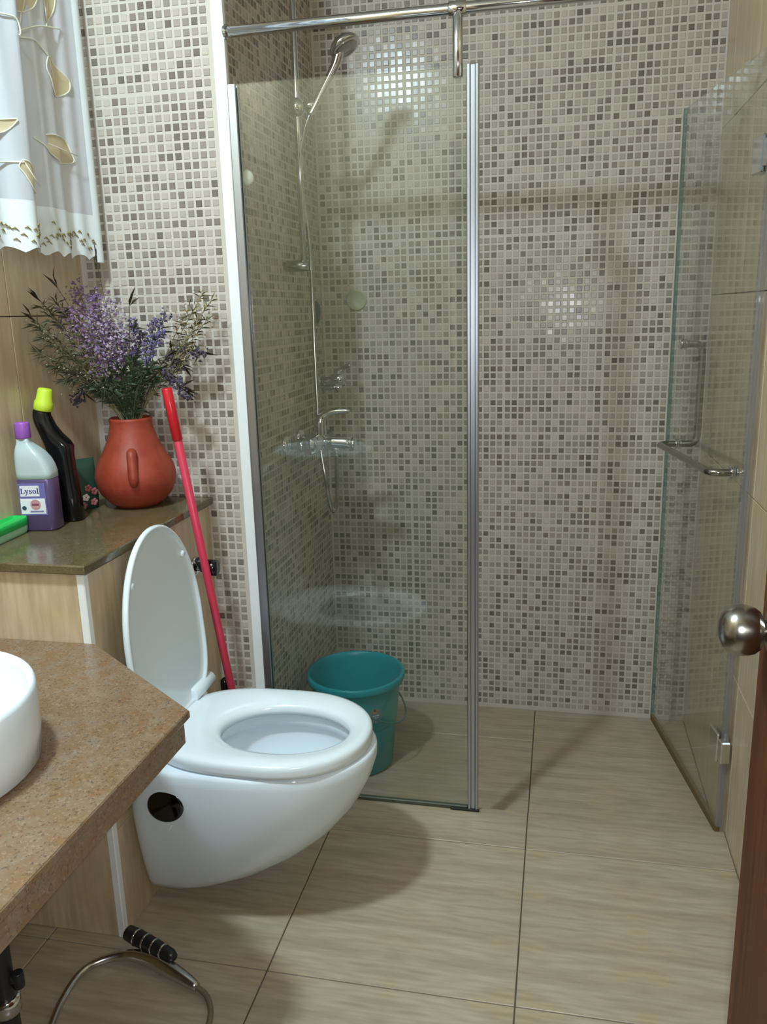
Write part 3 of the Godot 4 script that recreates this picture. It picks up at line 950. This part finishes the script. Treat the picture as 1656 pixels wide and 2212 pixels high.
func curtain() -> void:
	var t := thing("sheer_curtain", "sheer pale curtain with embroidered golden leaves, over the window", "curtain")
	var sheer := mat(Color(0.92, 0.93, 0.95, 0.66), 0.9)
	sheer.transparency = BaseMaterial3D.TRANSPARENCY_ALPHA
	sheer.backlight_enabled = true
	sheer.backlight = Color(0.3, 0.3, 0.3)
	sheer.cull_mode = BaseMaterial3D.CULL_DISABLED
	put("panel", cloth(-1.998, -1.16, 1.6, 2.42, 0.0), sheer, t)
	var thick := mat(rgb8(226, 232, 232), 0.85)
	thick.cull_mode = BaseMaterial3D.CULL_DISABLED
	put("hem", cloth(-1.998, -1.16, 1.5, 1.602, 0.001, 0.012), thick, t)
	put("side_border", cloth(-2.006, -1.968, 1.49, 2.42, 0.002), thick, t)
	# embroidery: leaves with pale outlines, and curling stems
	var gold := mat(rgb8(206, 192, 156), 0.7)
	var pale := mat(rgb8(224, 222, 204), 0.7)
	var at := func(z: float, y: float, o: float) -> Vector3: return V(curtain_x(z, y) + o, y, z)
	var leaves := [
		[[-1.847, 1.928], [-1.873, 1.935], [-1.896, 1.924], [-1.922, 1.906], [-1.935, 1.892], [-1.923, 1.871], [-1.893, 1.857], [-1.869, 1.863], [-1.851, 1.882], [-1.838, 1.904]],
		[[-1.771, 1.746], [-1.816, 1.760], [-1.862, 1.765], [-1.904, 1.761], [-1.915, 1.738], [-1.919, 1.718], [-1.882, 1.710], [-1.845, 1.711], [-1.815, 1.721], [-1.793, 1.733]],
		[[-1.777, 1.996], [-1.752, 1.996], [-1.738, 2.004], [-1.739, 2.025], [-1.761, 2.057], [-1.796, 2.088], [-1.824, 2.080], [-1.839, 2.060], [-1.831, 2.037], [-1.806, 2.013]],
		[[-1.674, 1.683], [-1.689, 1.680], [-1.706, 1.668], [-1.718, 1.647], [-1.720, 1.626], [-1.703, 1.622], [-1.686, 1.635], [-1.674, 1.654], [-1.665, 1.669]],
		[[-1.874, 2.010], [-1.868, 2.030], [-1.877, 2.059], [-1.902, 2.093], [-1.915, 2.071], [-1.910, 2.043], [-1.894, 2.019]],
		[[-1.602, 1.721], [-1.648, 1.734], [-1.675, 1.760], [-1.660, 1.760], [-1.615, 1.748], [-1.576, 1.728]],
		[[-1.45, 1.80], [-1.49, 1.82], [-1.53, 1.86], [-1.55, 1.90], [-1.51, 1.89], [-1.47, 1.85]]]
	for lf in leaves:
		var st := sm()
		var c := Vector2.ZERO
		for p in lf: c += Vector2(p[0], p[1])
		c /= lf.size()
		var rim := []
		for k in lf.size():
			var p: Array = lf[k]
			var q: Array = lf[(k + 1) % lf.size()]
			tri(st, at.call(c.x, c.y, 0.004), at.call(p[0], p[1], 0.002), at.call(q[0], q[1], 0.002))
			rim.append(at.call(p[0], p[1], 0.0025))
		rim.append(rim[0])
		put("embroidered_leaf", done(st), gold, t)
		st = sm()
		tube(st, curve(rim, 4), 0.0016, 6)
		var tip: Vector3 = rim[0]
		var mid := at.call(c.x, c.y, 0.0045) as Vector3
		tube(st, [tip, mid, mid.lerp(mid * 2.0 - tip, 0.7)], 0.0012, 6)
		put("leaf_outline", done(st), pale, t)
	for sp in [
		[[-1.711, 1.932], [-1.753, 1.943], [-1.790, 1.948], [-1.822, 1.944], [-1.847, 1.930]],
		[[-1.711, 1.931], [-1.748, 1.949], [-1.791, 1.971], [-1.842, 1.988], [-1.920, 2.005]],
		[[-1.755, 1.951], [-1.769, 1.973], [-1.773, 1.994]],
		[[-1.855, 1.993], [-1.877, 2.007], [-1.895, 2.023]],
		[[-1.606, 1.669], [-1.645, 1.675], [-1.676, 1.678]],
		[[-1.711, 1.932], [-1.711, 1.947], [-1.699, 1.961], [-1.666, 1.960]]]:
		var pts := []
		for p in sp: pts.append(at.call(p[0], p[1], 0.003))
		var st := sm()
		tube(st, curve(pts, 6), 0.0018, 6)
		put("embroidered_stem", done(st), pale, t)
	# small golden motifs along the hem
	var sth := sm()
	var k := 0
	var z := -1.97
	while z < -1.2:
		for j in 7:
			var zz := z + 0.007 * j + rng.randf_range(-0.004, 0.004)
			var yy := 1.522 + 0.016 * (j % 2) + rng.randf_range(-0.014, 0.014) + (0.014 if k % 2 else 0.0)
			tube(sth, [at.call(zz, yy, 0.003), at.call(zz + 0.006, yy + 0.007, 0.0035), at.call(zz + 0.011, yy + 0.004, 0.003)], [0.0008, 0.0022, 0.0006], 6)
		z += 0.047
		k += 1
	var hm := put("hem_embroidery", done(sth), mat(rgb8(158, 144, 98), 0.7), t)
	hm.set_meta("kind", "stuff")
	var cr := thing("curtain_rod", "slim white rod that carries the sheer curtain", "rod")
	put("rod", cyl(V(XL + 0.078, 2.425, ZG + 0.003), V(XL + 0.078, 2.425, -1.1), 0.009), M.pvc, cr)
	var st2 := sm()
	rod(st2, V(XL + 0.0005, 2.425, -1.12), V(XL + 0.078, 2.425, -1.12), 0.006)
	put("bracket", done(st2), M.pvc, cr)

# ------------------------------------------------------------------ shelf
func rounded(w: float, d: float, y: float, n := 28, e := 4.5) -> PackedVector3Array:
	var r := PackedVector3Array()
	for j in n:
		var a := TAU * (j + 0.5) / n
		r.append(V(w * signf(cos(a)) * pow(absf(cos(a)), 2.0 / e), y, -d * signf(sin(a)) * pow(absf(sin(a)), 2.0 / e)))
	return r

func shelf_items() -> void:
	var y0 := 0.877
	# terracotta vase
	var v := thing("terracotta_vase", "round terracotta vase with small moulded handles, on the stone shelf", "vase", V(-1.072, y0, -1.925))
	var st := sm()
	lathe(st, [Vector2(0.05, 0.001), Vector2(0.056, 0.002), Vector2(0.072, 0.014), Vector2(0.09, 0.035), Vector2(0.1, 0.06), Vector2(0.1025, 0.08), Vector2(0.099, 0.1), Vector2(0.089, 0.122), Vector2(0.076, 0.145), Vector2(0.064, 0.17), Vector2(0.056, 0.195), Vector2(0.0525, 0.212), Vector2(0.0535, 0.222), Vector2(0.054, 0.226), Vector2(0.051, 0.229), Vector2(0.047, 0.225), Vector2(0.046, 0.2), Vector2(0.06, 0.15), Vector2(0.085, 0.09), Vector2(0.06, 0.02), Vector2(0.02, 0.012)], 56)
	put("body", done(st), M.terracotta, v)
	for sg in [1.0, -1.0]:
		st = sm()
		var a := 0.44 if sg > 0 else PI + 0.44
		var f := V(sin(a), 0, cos(a))
		tube(st, curve([f * 0.07 + V(0, 0.148, 0), f * 0.089 + V(0, 0.146, 0), f * 0.096 + V(0, 0.125, 0), f * 0.103 + V(0, 0.1, 0), f * 0.1045 + V(0, 0.082, 0), f * 0.096 + V(0, 0.07, 0)], 5), [0.011, 0.011, 0.012, 0.012, 0.0125, 0.0125, 0.0125, 0.0125, 0.0125, 0.0125, 0.0125, 0.0125, 0.0125, 0.0125, 0.0125, 0.0125, 0.0125, 0.0125, 0.0125, 0.012, 0.012, 0.0115, 0.011, 0.0105, 0.01, 0.0095], 12)
		if sg > 0: put("handle", done(st), M.terracotta, v)
	# clear cleaner bottle with purple liquid
	var b := thing("cleaner_bottle", "translucent cleaner bottle with purple liquid, purple cap and white label", "bottle", V(-1.178, y0, -1.668))
	b.rotation.y = 0.16
	st = sm()
	var w := 0.042
	var d := 0.03
	loft(st, [rounded(w * 0.93, d * 0.9, 0.0005), rounded(w, d, 0.004), rounded(w, d, 0.119), rounded(w * 0.985, d * 0.985, 0.121)], false, true, true)
	put("liquid", done(st), mat(rgb8(92, 78, 118), 0.22), b)
	st = sm()
	var upper := []
	for k in [[0.122, 1.0, 0.0], [0.135, 1.0, 0.0], [0.15, 0.96, -0.002], [0.165, 0.86, -0.005], [0.18, 0.72, -0.01], [0.192, 0.56, -0.016], [0.2, 0.42, -0.02], [0.206, 0.34, -0.022], [0.214, 0.33, -0.022]]:
		var r := rounded(w * k[1], d * minf(1.0, k[1] * 1.25), k[0])
		for j in r.size(): r[j].x += k[2]
		upper.append(r)
	loft(st, upper, false, true, true)
	var frost := mat(Color(0.78, 0.84, 0.84, 0.8), 0.3)
	frost.transparency = BaseMaterial3D.TRANSPARENCY_ALPHA
	put("shoulder", done(st), frost, b)
	st = sm()
	lathe(st, [Vector2(0.0165, 0.214), Vector2(0.0175, 0.216), Vector2(0.0165, 0.247), Vector2(0.0155, 0.25), Vector2(0.001, 0.251)], 24, Transform3D(Basis.IDENTITY, V(-0.022, 0, 0)))
	put("cap", done(st), mat(rgb8(150, 88, 178), 0.4), b)
	var lb := put("label", box(V(-0.035, 0.038, d - 0.001), V(0.028, 0.113, d + 0.0008), 0.0004), mat(rgb8(112, 104, 166), 0.4), b)
	st = sm(false)
	cbox(st, V(-0.031, 0.083, d + 0.0006), V(0.014, 0.108, d + 0.0013), 0.0003)
	cbox(st, V(-0.033, 0.042, d + 0.0006), V(0.025, 0.078, d + 0.0013), 0.0003)
	put("label_panel", done(st), mat(rgb8(226, 226, 232), 0.4), lb)
	word("Lysol", lb, V(-0.0085, 0.0955, d + 0.0013), 0.0165, rgb8(44, 50, 120), true)
	put("label_print", box(V(-0.012, 0.046, d + 0.001), V(0.02, 0.05, d + 0.0018), 0.0003), mat(rgb8(130, 126, 160), 0.5), lb)
	st = sm(false)
	var disc := Basis(V(1, 0, 0), V(0, 0, 1), V(0, -1, 0))
	lathe(st, [Vector2(0.012, 0.0), Vector2(0.012, 0.0008), Vector2(0.001, 0.0009)], 20, Transform3D(disc, V(0.002, 0.064, d + 0.0012)))
	put("label_spot", done(st), mat(rgb8(196, 140, 148), 0.5), lb)
	put("label_print", box(V(-0.006, 0.0615, d + 0.0018), V(0.01, 0.0665, d + 0.0024), 0.0003), mat(rgb8(130, 70, 96), 0.5), lb)
	st = sm(false)
	lathe(st, [Vector2(0.005, 0.0), Vector2(0.005, 0.0008), Vector2(0.001, 0.0009)], 16, Transform3D(disc, V(-0.025, 0.056, d + 0.0012)))
	put("label_spot", done(st), mat(rgb8(40, 70, 80), 0.5), lb)
	# black angled-neck bottle
	var k2 := thing("toilet_cleaner_bottle", "black bottle with an angled neck and lime cap, behind the purple bottle", "bottle", V(-1.164, y0, -1.752))
	k2.rotation.y = 0.2
	st = sm()
	var body := []
	for k in [[0.0005, 0.030, 0.024, 0.004, 0.0], [0.004, 0.033, 0.027, 0.004, 0.0], [0.06, 0.031, 0.026, 0.002, 0.0], [0.12, 0.028, 0.024, 0.0, 0.0], [0.16, 0.029, 0.024, -0.002, 0.0], [0.185, 0.033, 0.026, -0.004, -0.1], [0.205, 0.037, 0.027, -0.012, -0.35], [0.225, 0.035, 0.025, -0.024, -0.5], [0.243, 0.028, 0.022, -0.032, -0.5], [0.262, 0.02, 0.018, -0.036, -0.35], [0.272, 0.017, 0.016, -0.034, -0.25]]:
		var r := rounded(k[1], k[2], 0.0, 28, 2.8)
		for j in r.size():
			r[j] = V(k[3], k[0], 0) + Basis(V(0, 0, 1), k[4]) * r[j]
		body.append(r)
	loft(st, body, false, true, true)
	put("body", done(st), M.black, k2)
	st = sm()
	var cx := Transform3D(Basis(V(0, 0, 1), -0.22), V(-0.033, 0.268, 0))
	lathe(st, [Vector2(0.0205, 0.0), Vector2(0.022, 0.002), Vector2(0.0215, 0.02), Vector2(0.0185, 0.024), Vector2(0.0165, 0.048), Vector2(0.014, 0.052), Vector2(0.001, 0.053)], 28, cx)
	put("cap", done(st), mat(rgb8(196, 222, 60), 0.4), k2)
	# printed pouch between black bottle and vase
	var pk := thing("printed_pouch", "small dark green pouch with pink flower print beside the vase", "pouch", V(-1.19, y0, -1.862))
	pk.rotation.y = 0.95
	st = sm()
	loft(st, [rounded(0.036, 0.014, 0.0005, 28, 3.0), rounded(0.038, 0.017, 0.02, 28, 3.0), rounded(0.038, 0.015, 0.06, 28, 3.0), rounded(0.037, 0.009, 0.105, 28, 3.0), rounded(0.037, 0.003, 0.13, 28, 3.0)], false, true, true)
	put("bag", done(st), mat(rgb8(36, 66, 52), 0.4), pk)
	for q in [[-0.02, 0.02, 0], [0.0, 0.032, 1], [0.02, 0.018, 0], [-0.008, 0.012, 2], [0.024, 0.045, 2], [-0.024, 0.048, 1], [0.008, 0.055, 2]]:
		st = sm()
		for pz in 5:
			var a := TAU * pz / 5
			lathe(st, [Vector2(0.005, 0.0), Vector2(0.004, 0.0015), Vector2(0.001, 0.002)], 8, Transform3D(disc, V(q[0] + 0.0055 * cos(a), q[1] + 0.0055 * sin(a), 0.0155)))
		put("printed_flower", done(st), mat([rgb8(196, 120, 130), rgb8(222, 210, 200), rgb8(160, 90, 90)][q[2]], 0.4), pk)
	# green soap box at the near end
	var sb := thing("soap_box", "bright green soap box with a pale base, at the near end of the shelf", "box", V(-1.207, y0, -1.545))
	sb.rotation.y = 0.06
	st = sm()
	loft(st, [rounded(0.018, 0.085, 0.0005, 40, 8.0), rounded(0.0205, 0.088, 0.006, 40, 8.0), rounded(0.021, 0.089, 0.02, 40, 8.0), rounded(0.02, 0.088, 0.021, 40, 8.0)], false, true, true)
	put("base", done(st), mat(rgb8(150, 196, 156), 0.3), sb)
	st = sm()
	loft(st, [rounded(0.022, 0.09, 0.019, 40, 8.0), rounded(0.022, 0.09, 0.036, 40, 8.0), rounded(0.02, 0.088, 0.039, 40, 8.0), rounded(0.017, 0.083, 0.039, 40, 8.0), rounded(0.015, 0.081, 0.034, 40, 8.0)], false, true, true)
	put("lid", done(st), mat(rgb8(34, 186, 84), 0.3), sb)

func word(text: String, parent: Node, at: Vector3, size: float, col: Color, italic := false) -> void:
	var tm := TextMesh.new()
	var f := SystemFont.new()
	f.font_names = PackedStringArray(["Droid Serif" if italic else "Droid Sans"])
	f.font_italic = italic
	f.font_weight = 700
	tm.font = f
	tm.text = text
	tm.font_size = 64
	tm.pixel_size = size / 64.0
	tm.depth = 0.0006
	put("lettering", tm, mat(col, 0.5), parent, Transform3D(Basis.IDENTITY, at))

# ------------------------------------------------------------------ flowers
func sprig(called: String, label: String, group: String, tip: Vector3, sway: float, stem_m: Material, stem_r: float, build: Callable) -> void:
	var foot := V(-1.072 + rng.randf_range(-0.03, 0.03), 0.93, -1.925 + rng.randf_range(-0.03, 0.03))
	var mouth := V(lerpf(-1.072, tip.x, 0.12), 1.1, lerpf(-1.925, tip.z, 0.12))
	mouth.x = clampf(mouth.x, -1.105, -1.04)
	mouth.z = clampf(mouth.z, -1.955, -1.895)
	var mid := mouth.lerp(tip, 0.5) + V(0, 0.03 + sway, 0)
	var path := curve([foot, mouth, mid, tip], 8)
	var t := thing(called, label, "flower", foot, group)
	for i in path.size(): path[i] -= foot
	var rad := []
	for i in path.size(): rad.append(lerpf(stem_r, stem_r * 0.5, float(i) / path.size()))
	var st := sm()
	tube(st, path, rad, 6)
	put("stem", done(st), stem_m, t)
	build.call(t, path, foot)

# tiny blossom: a four-petal star of two crossed bent quads with thickness from its fold
func bloom(st: SurfaceTool, c: Vector3, s: float) -> void:
	var b := Basis.from_euler(V(rng.randf() * TAU, rng.randf() * TAU, 0))
	var p := [V(s, 0, 0), V(0, 0.35 * s, s), V(-s, 0, 0), V(0, 0.35 * s, -s), V(0, -0.6 * s, 0), V(0, 0.5 * s, 0)]
	for i in 4:
		tri(st, c + b * p[i], c + b * p[(i + 1) % 4], c + b * p[5])
		tri(st, c + b * p[(i + 1) % 4], c + b * p[i], c + b * p[4])

func leaf(st: SurfaceTool, a: Vector3, d: Vector3, l: float, w: float) -> void:
	var s := d.cross(V(rng.randf_range(-1, 1), rng.randf_range(-0.3, 0.3), rng.randf_range(-1, 1))).normalized()
	var n := s.cross(d).normalized()
	var m := a + d * l * 0.45 + n * l * 0.06
	var e := a + d * l - V(0, l * 0.12, 0)
	quad(st, a, m + s * w, e, m + n * w * 0.3)
	quad(st, a, m + n * w * 0.3, e, m - s * w)
	quad(st, a, m - n * w * 0.15, e, m + s * w)
	quad(st, a, m - s * w, e, m - n * w * 0.15)

func inside(p: Vector3) -> Vector3:
	return V(maxf(p.x, XL + 0.008), p.y, maxf(p.z, -99.0) if p.z > ZG + 0.008 else ZG + 0.008)

func bouquet() -> void:
	var g := "dried sprigs in the terracotta vase"
	var green := mat(rgb8(74, 92, 58), 0.7)
	var dark := mat(rgb8(94, 110, 80), 0.65)
	var brown := mat(rgb8(82, 72, 52), 0.75)
	var olive := mat(rgb8(132, 128, 92), 0.75)
	var purples := [mat(rgb8(142, 112, 148), 0.8), mat(rgb8(124, 94, 134), 0.8), mat(rgb8(160, 144, 162), 0.8)]
	var cloud := func(t: Node, path: Array, foot: Vector3, from: int, n: int, spread: float, s: float, m: Material, called: String) -> void:
		var st := sm(false)
		for k in n:
			var f := rng.randf_range(from, path.size() - 1.001)
			var i := int(f)
			var c: Vector3 = path[i].lerp(path[i + 1], f - i)
			var w: float = spread * (0.4 + 0.6 * sin(PI * clampf((f - from) / (path.size() - from), 0.05, 0.98)))
			c += V(rng.randfn() * w, rng.randfn() * w, rng.randfn() * w)
			c = inside(c + foot) - foot
			bloom(st, c, s * rng.randf_range(0.6, 1.25))
		put(called, done(st), m, t).set_meta("kind", "stuff")
	var foliage := func(t: Node, path: Array, foot: Vector3, from: int, n: int, l: float, w: float, m: Material, spread := 0.9) -> void:
		var st := sm(false)
		for k in n:
			var f := rng.randf_range(from, path.size() - 1.001)
			var i := int(f)
			var a: Vector3 = path[i].lerp(path[i + 1], f - i)
			var d: Vector3 = ((path[i + 1] - path[i]).normalized() * 0.8 + V(rng.randfn(), rng.randfn() * 0.5, rng.randfn()) * spread).normalized()
			var e := inside(a + d * l + foot) - foot
			d = (e - a).normalized()
			leaf(st, a, d, l * rng.randf_range(0.6, 1.2), w)
		put("foliage", done(st), m, t).set_meta("kind", "stuff")
	# broad purple heads, upper left
	var i := 0
	var k := -1
	for tip in [V(-1.187, 1.431, -1.930), V(-1.119, 1.406, -1.897), V(-1.065, 1.372, -1.863), V(-1.158, 1.353, -1.830), V(-1.105, 1.323, -1.913), V(-1.134, 1.341, -1.880)]:
		k += 1
		sprig("purple_flower", ["purple flower head at the very top of the left clump", "purple flower head beside the topmost one of the left clump", "purple flower head on the upper right edge of the clump", "purple flower head on the left edge of the clump", "lowest purple flower head on the right of the clump", "purple flower head in the middle of the clump"][k], g + ": purple heads", tip, 0.0, green, 0.0018, func(t, path, foot):
			cloud.call(t, path, foot, 14, 230, 0.021, 0.0046, purples[i % 3], "blossoms")
			cloud.call(t, path, foot, 13, 70, 0.024, 0.0036, [olive, purples[2], mat(rgb8(186, 172, 140), 0.8)][i % 3], "bracts"))
		i += 1
	# bluish lavender spikes, middle
	k = -1
	for tip in [V(-1.095, 1.315, -1.970), V(-1.026, 1.314, -1.937), V(-1.024, 1.348, -1.903), V(-0.936, 1.320, -1.870), V(-0.960, 1.369, -1.953), V(-0.977, 1.347, -1.920)]:
		k += 1
		sprig("lavender_sprig", ["bluish lavender spike close beside the purple clump", "bluish lavender spike standing in the centre of the bouquet", "taller lavender spike just left of the bouquet centre", "lavender spike right of centre, above the red pole", "highest lavender spike on the right half of the bouquet", "lavender spike between the centre and the tallest spike"][k], g + ": lavender spikes", tip, 0.0, dark, 0.0015, func(t, path, foot):
			cloud.call(t, path, foot, 16, 90, 0.0075, 0.0042, mat([rgb8(104, 92, 132), rgb8(92, 84, 104), rgb8(120, 104, 146)][i % 3], 0.8), "blossoms")
			foliage.call(t, path, foot, 10, 10, 0.04, 0.0022, dark))
		i += 1
	# drooping dark sprigs
	k = -1
	for tip in [V(-0.932, 1.232, -1.960), V(-0.864, 1.262, -1.940), V(-0.896, 1.154, -1.920), V(-0.908, 1.180, -1.900), V(-1.198, 1.145, -1.88)]:
		k += 1
		sprig("drooping_sprig", ["dark violet sprig above the tip of the red pole", "dark violet sprig reaching furthest right of the bouquet", "dark violet sprig hanging lowest beside the red pole grip", "dark violet sprig behind the tip of the red pole", "dark violet sprig drooping on the left above the black bottle"][k], g + ": drooping sprigs", tip, 0.05, brown, 0.0014, func(t, path, foot):
			cloud.call(t, path, foot, 18, 60, 0.009, 0.005, mat(rgb8(84, 76, 96), 0.8), "blossoms")
			foliage.call(t, path, foot, 14, 8, 0.045, 0.003, brown))
	# grey-green feathery fern, left
	k = -1
	for tip in [V(-1.193, 1.344, -1.750), V(-1.194, 1.281, -1.747), V(-1.180, 1.246, -1.783), V(-1.174, 1.312, -1.750), V(-1.187, 1.396, -1.833), V(-1.165, 1.212, -1.800), V(-1.181, 1.385, -1.767)]:
		k += 1
		sprig("feathery_sprig", ["grey-green feathery sprig furthest left against the beige wall", "grey-green feathery sprig sticking out left at mid height", "grey-green feathery sprig above the lime bottle cap", "grey-green feathery sprig left of the purple clump", "tallest grey-green feathery sprig behind the purple clump", "lowest grey-green feathery sprig on the left", "upper grey-green feathery sprig leaning to the beige wall"][k], g + ": feathery sprigs", tip, 0.0, olive, 0.0013, func(t, path, foot):
			foliage.call(t, path, foot, 11, 110, 0.034, 0.0011, mat(rgb8(122, 122, 96), 0.8), 1.2)
			cloud.call(t, path, foot, 13, 50, 0.02, 0.0022, mat(rgb8(150, 142, 120), 0.8), "seeds"))
	# tan seed sprigs, right
	k = -1
	for tip in [V(-0.866, 1.411, -1.970), V(-0.896, 1.378, -1.950), V(-0.844, 1.344, -1.930), V(-0.863, 1.334, -1.910), V(-0.845, 1.388, -1.960), V(-0.882, 1.277, -1.940)]:
		k += 1
		sprig("seed_sprig", ["tallest olive-tan seed sprig on the right of the bouquet", "olive-tan seed sprig left of the tallest one", "olive-tan seed sprig reaching furthest right", "olive-tan seed sprig just below the right-hand tips", "second tallest olive-tan seed sprig near the white trim", "lowest olive-tan seed sprig on the right"][k], g + ": seed sprigs", tip, -0.02, olive, 0.0014, func(t, path, foot):
			foliage.call(t, path, foot, 12, 46, 0.026, 0.0018, mat(rgb8(128, 124, 88), 0.8), 0.9)
			cloud.call(t, path, foot, 18, 40, 0.012, 0.003, mat(rgb8(158, 136, 100), 0.8), "seeds"))
	# dark green leafy shoots low in the middle
	k = -1
	for tip in [V(-1.128, 1.204, -1.930), V(-1.068, 1.229, -1.897), V(-1.001, 1.219, -1.863), V(-0.955, 1.232, -1.830), V(-0.989, 1.204, -1.913), V(-1.025, 1.252, -1.880), V(-1.102, 1.186, -1.847)]:
		k += 1
		sprig("leafy_shoot", ["green leafy shoot on the left over the vase mouth", "green leafy shoot left of centre over the vase", "green leafy shoot right of centre over the vase", "green leafy shoot leaning furthest right over the vase", "short green leafy shoot right behind the vase mouth", "tallest green leafy shoot in the centre over the vase", "lowest green leafy shoot on the left of the vase"][k], g + ": leafy shoots", tip, 0.0, dark, 0.002, func(t, path, foot):
			foliage.call(t, path, foot, 8, 60, 0.042, 0.0036, dark, 1.0))
	# bare twigs
	k = -1
	for tip in [V(-1.123, 1.492, -1.925), V(-1.200, 1.440, -1.858), V(-1.197, 1.401, -1.782), V(-1.016, 1.387, -1.875), V(-1.197, 1.365, -1.737)]:
		k += 1
		sprig("dry_twig", ["thin dark twig rising highest from the bouquet to the curtain", "thin dark twig at the upper left of the bouquet", "thin dark twig pointing left above the feathery sprigs", "thin dark twig standing up in the middle of the bouquet", "thin dark twig reaching furthest left along the beige wall"][k], g + ": dry twigs", tip, 0.0, brown, 0.0014, func(t, path, foot):
			foliage.call(t, path, foot, 22, 3, 0.05, 0.0028, brown, 0.25))

# ------------------------------------------------------------------ things on the floor
func floor_items() -> void:
	# red-handled mop leaning on shelf edge and wall
	var b := V(-0.9193, 1.187, -1.834)
	var d := (b - V(-0.818, 0.0, -1.962)).normalized()
	var foot := V(-0.818, 0.0, -1.962) + d * 0.03
	var t := thing("mop", "mop with a long pink-red pole leaning against the shelf behind the toilet", "mop", foot)
	var st := sm()
	var grip := b - d * 0.125
	rod(st, V(0, 0, 0), grip - foot, 0.0105)
	put("pole", done(st), M.pink, t)
	st = sm()
	rod(st, grip - d * 0.004 - foot, b - foot, 0.0125)
	put("grip", done(st), M.red, t)
	st = sm()
	cbox(st, V(-0.05, -0.0285, -0.035), V(0.02, 0.012, 0.02), 0.006)
	put("mop_head", done(st), M.darkplastic, t)
	# toilet brush, its black handle shows behind the hinge
	var tb := thing("toilet_brush", "black toilet brush standing behind the toilet hinge", "brush", V(-0.872, 0, -1.93))
	st = sm()
	lathe(st, [Vector2(0.04, 0.001), Vector2(0.042, 0.004), Vector2(0.034, 0.12), Vector2(0.028, 0.125), Vector2(0.012, 0.127)], 24)
	put("holder", done(st), M.darkplastic, tb)
	st = sm()
	tube(st, [V(0, 0.12, 0), V(0, 0.3, 0), V(0, 0.33, 0), V(0, 0.37, 0), V(0, 0.39, 0), V(0, 0.397, 0)], [0.006, 0.006, 0.011, 0.012, 0.011, 0.004], 16)
	put("handle", done(st), M.black, tb)
	# hand spray lying on the floor with its hose
	var s := thing("hand_spray", "chrome hand spray with a dark lever lying on the floor below the toilet", "hand spray", V(-0.82, 0, -1.35))
	var o := s.position
	st = sm()
	tube(st, curve([V(-0.93, 0.010, -1.12) - o, V(-0.957, 0.010, -1.215) - o, V(-0.955, 0.013, -1.3) - o, V(-0.9, 0.016, -1.345) - o, V(-0.83, 0.02, -1.345) - o, V(-0.76, 0.018, -1.322) - o, V(-0.7, 0.012, -1.3) - o], 6), [0.0075, 0.0075, 0.0075, 0.0075, 0.0075, 0.0075, 0.0075, 0.0075, 0.0075, 0.0076, 0.0077, 0.0078, 0.008, 0.0082, 0.0085, 0.009, 0.0095, 0.01, 0.0105, 0.011, 0.012, 0.013, 0.014, 0.015, 0.016, 0.0165, 0.017, 0.017, 0.017, 0.0165, 0.016, 0.015, 0.014, 0.013, 0.0115, 0.01, 0.009], 16)
	put("body", done(st), mat(rgb8(205, 204, 200), 0.24, 1.0), s)
	st = sm()
	var l0 := V(-0.9, 0.043, -1.385) - o
	var l1 := V(-0.765, 0.04, -1.338) - o
	var ld := (l1 - l0).normalized()
	tube(st, [l0, l0 + ld * 0.004, l0 + ld * 0.03, l0 + ld * 0.09, l1 - ld * 0.01, l1], [0.01, 0.016, 0.0175, 0.016, 0.013, 0.008], 14)
	put("lever", done(st), M.darkplastic, s)
	for k in 4:
		st = sm()
		var c := l0 + ld * (0.03 + 0.026 * k)
		rod(st, c, c + ld * 0.004, 0.0188 - 0.0006 * k, 14)
		put("chrome_ring", done(st), M.chrome, s)
	st = sm()
	tube(st, curve([V(-0.705, 0.012, -1.302) - o, V(-0.672, 0.008, -1.285) - o, V(-0.645, 0.007, -1.24) - o, V(-0.638, 0.007, -1.17) - o, V(-0.645, 0.007, -1.08) - o], 6), 0.0058, 10)
	put("hose", done(st), mat(rgb8(120, 110, 92), 0.5), s)
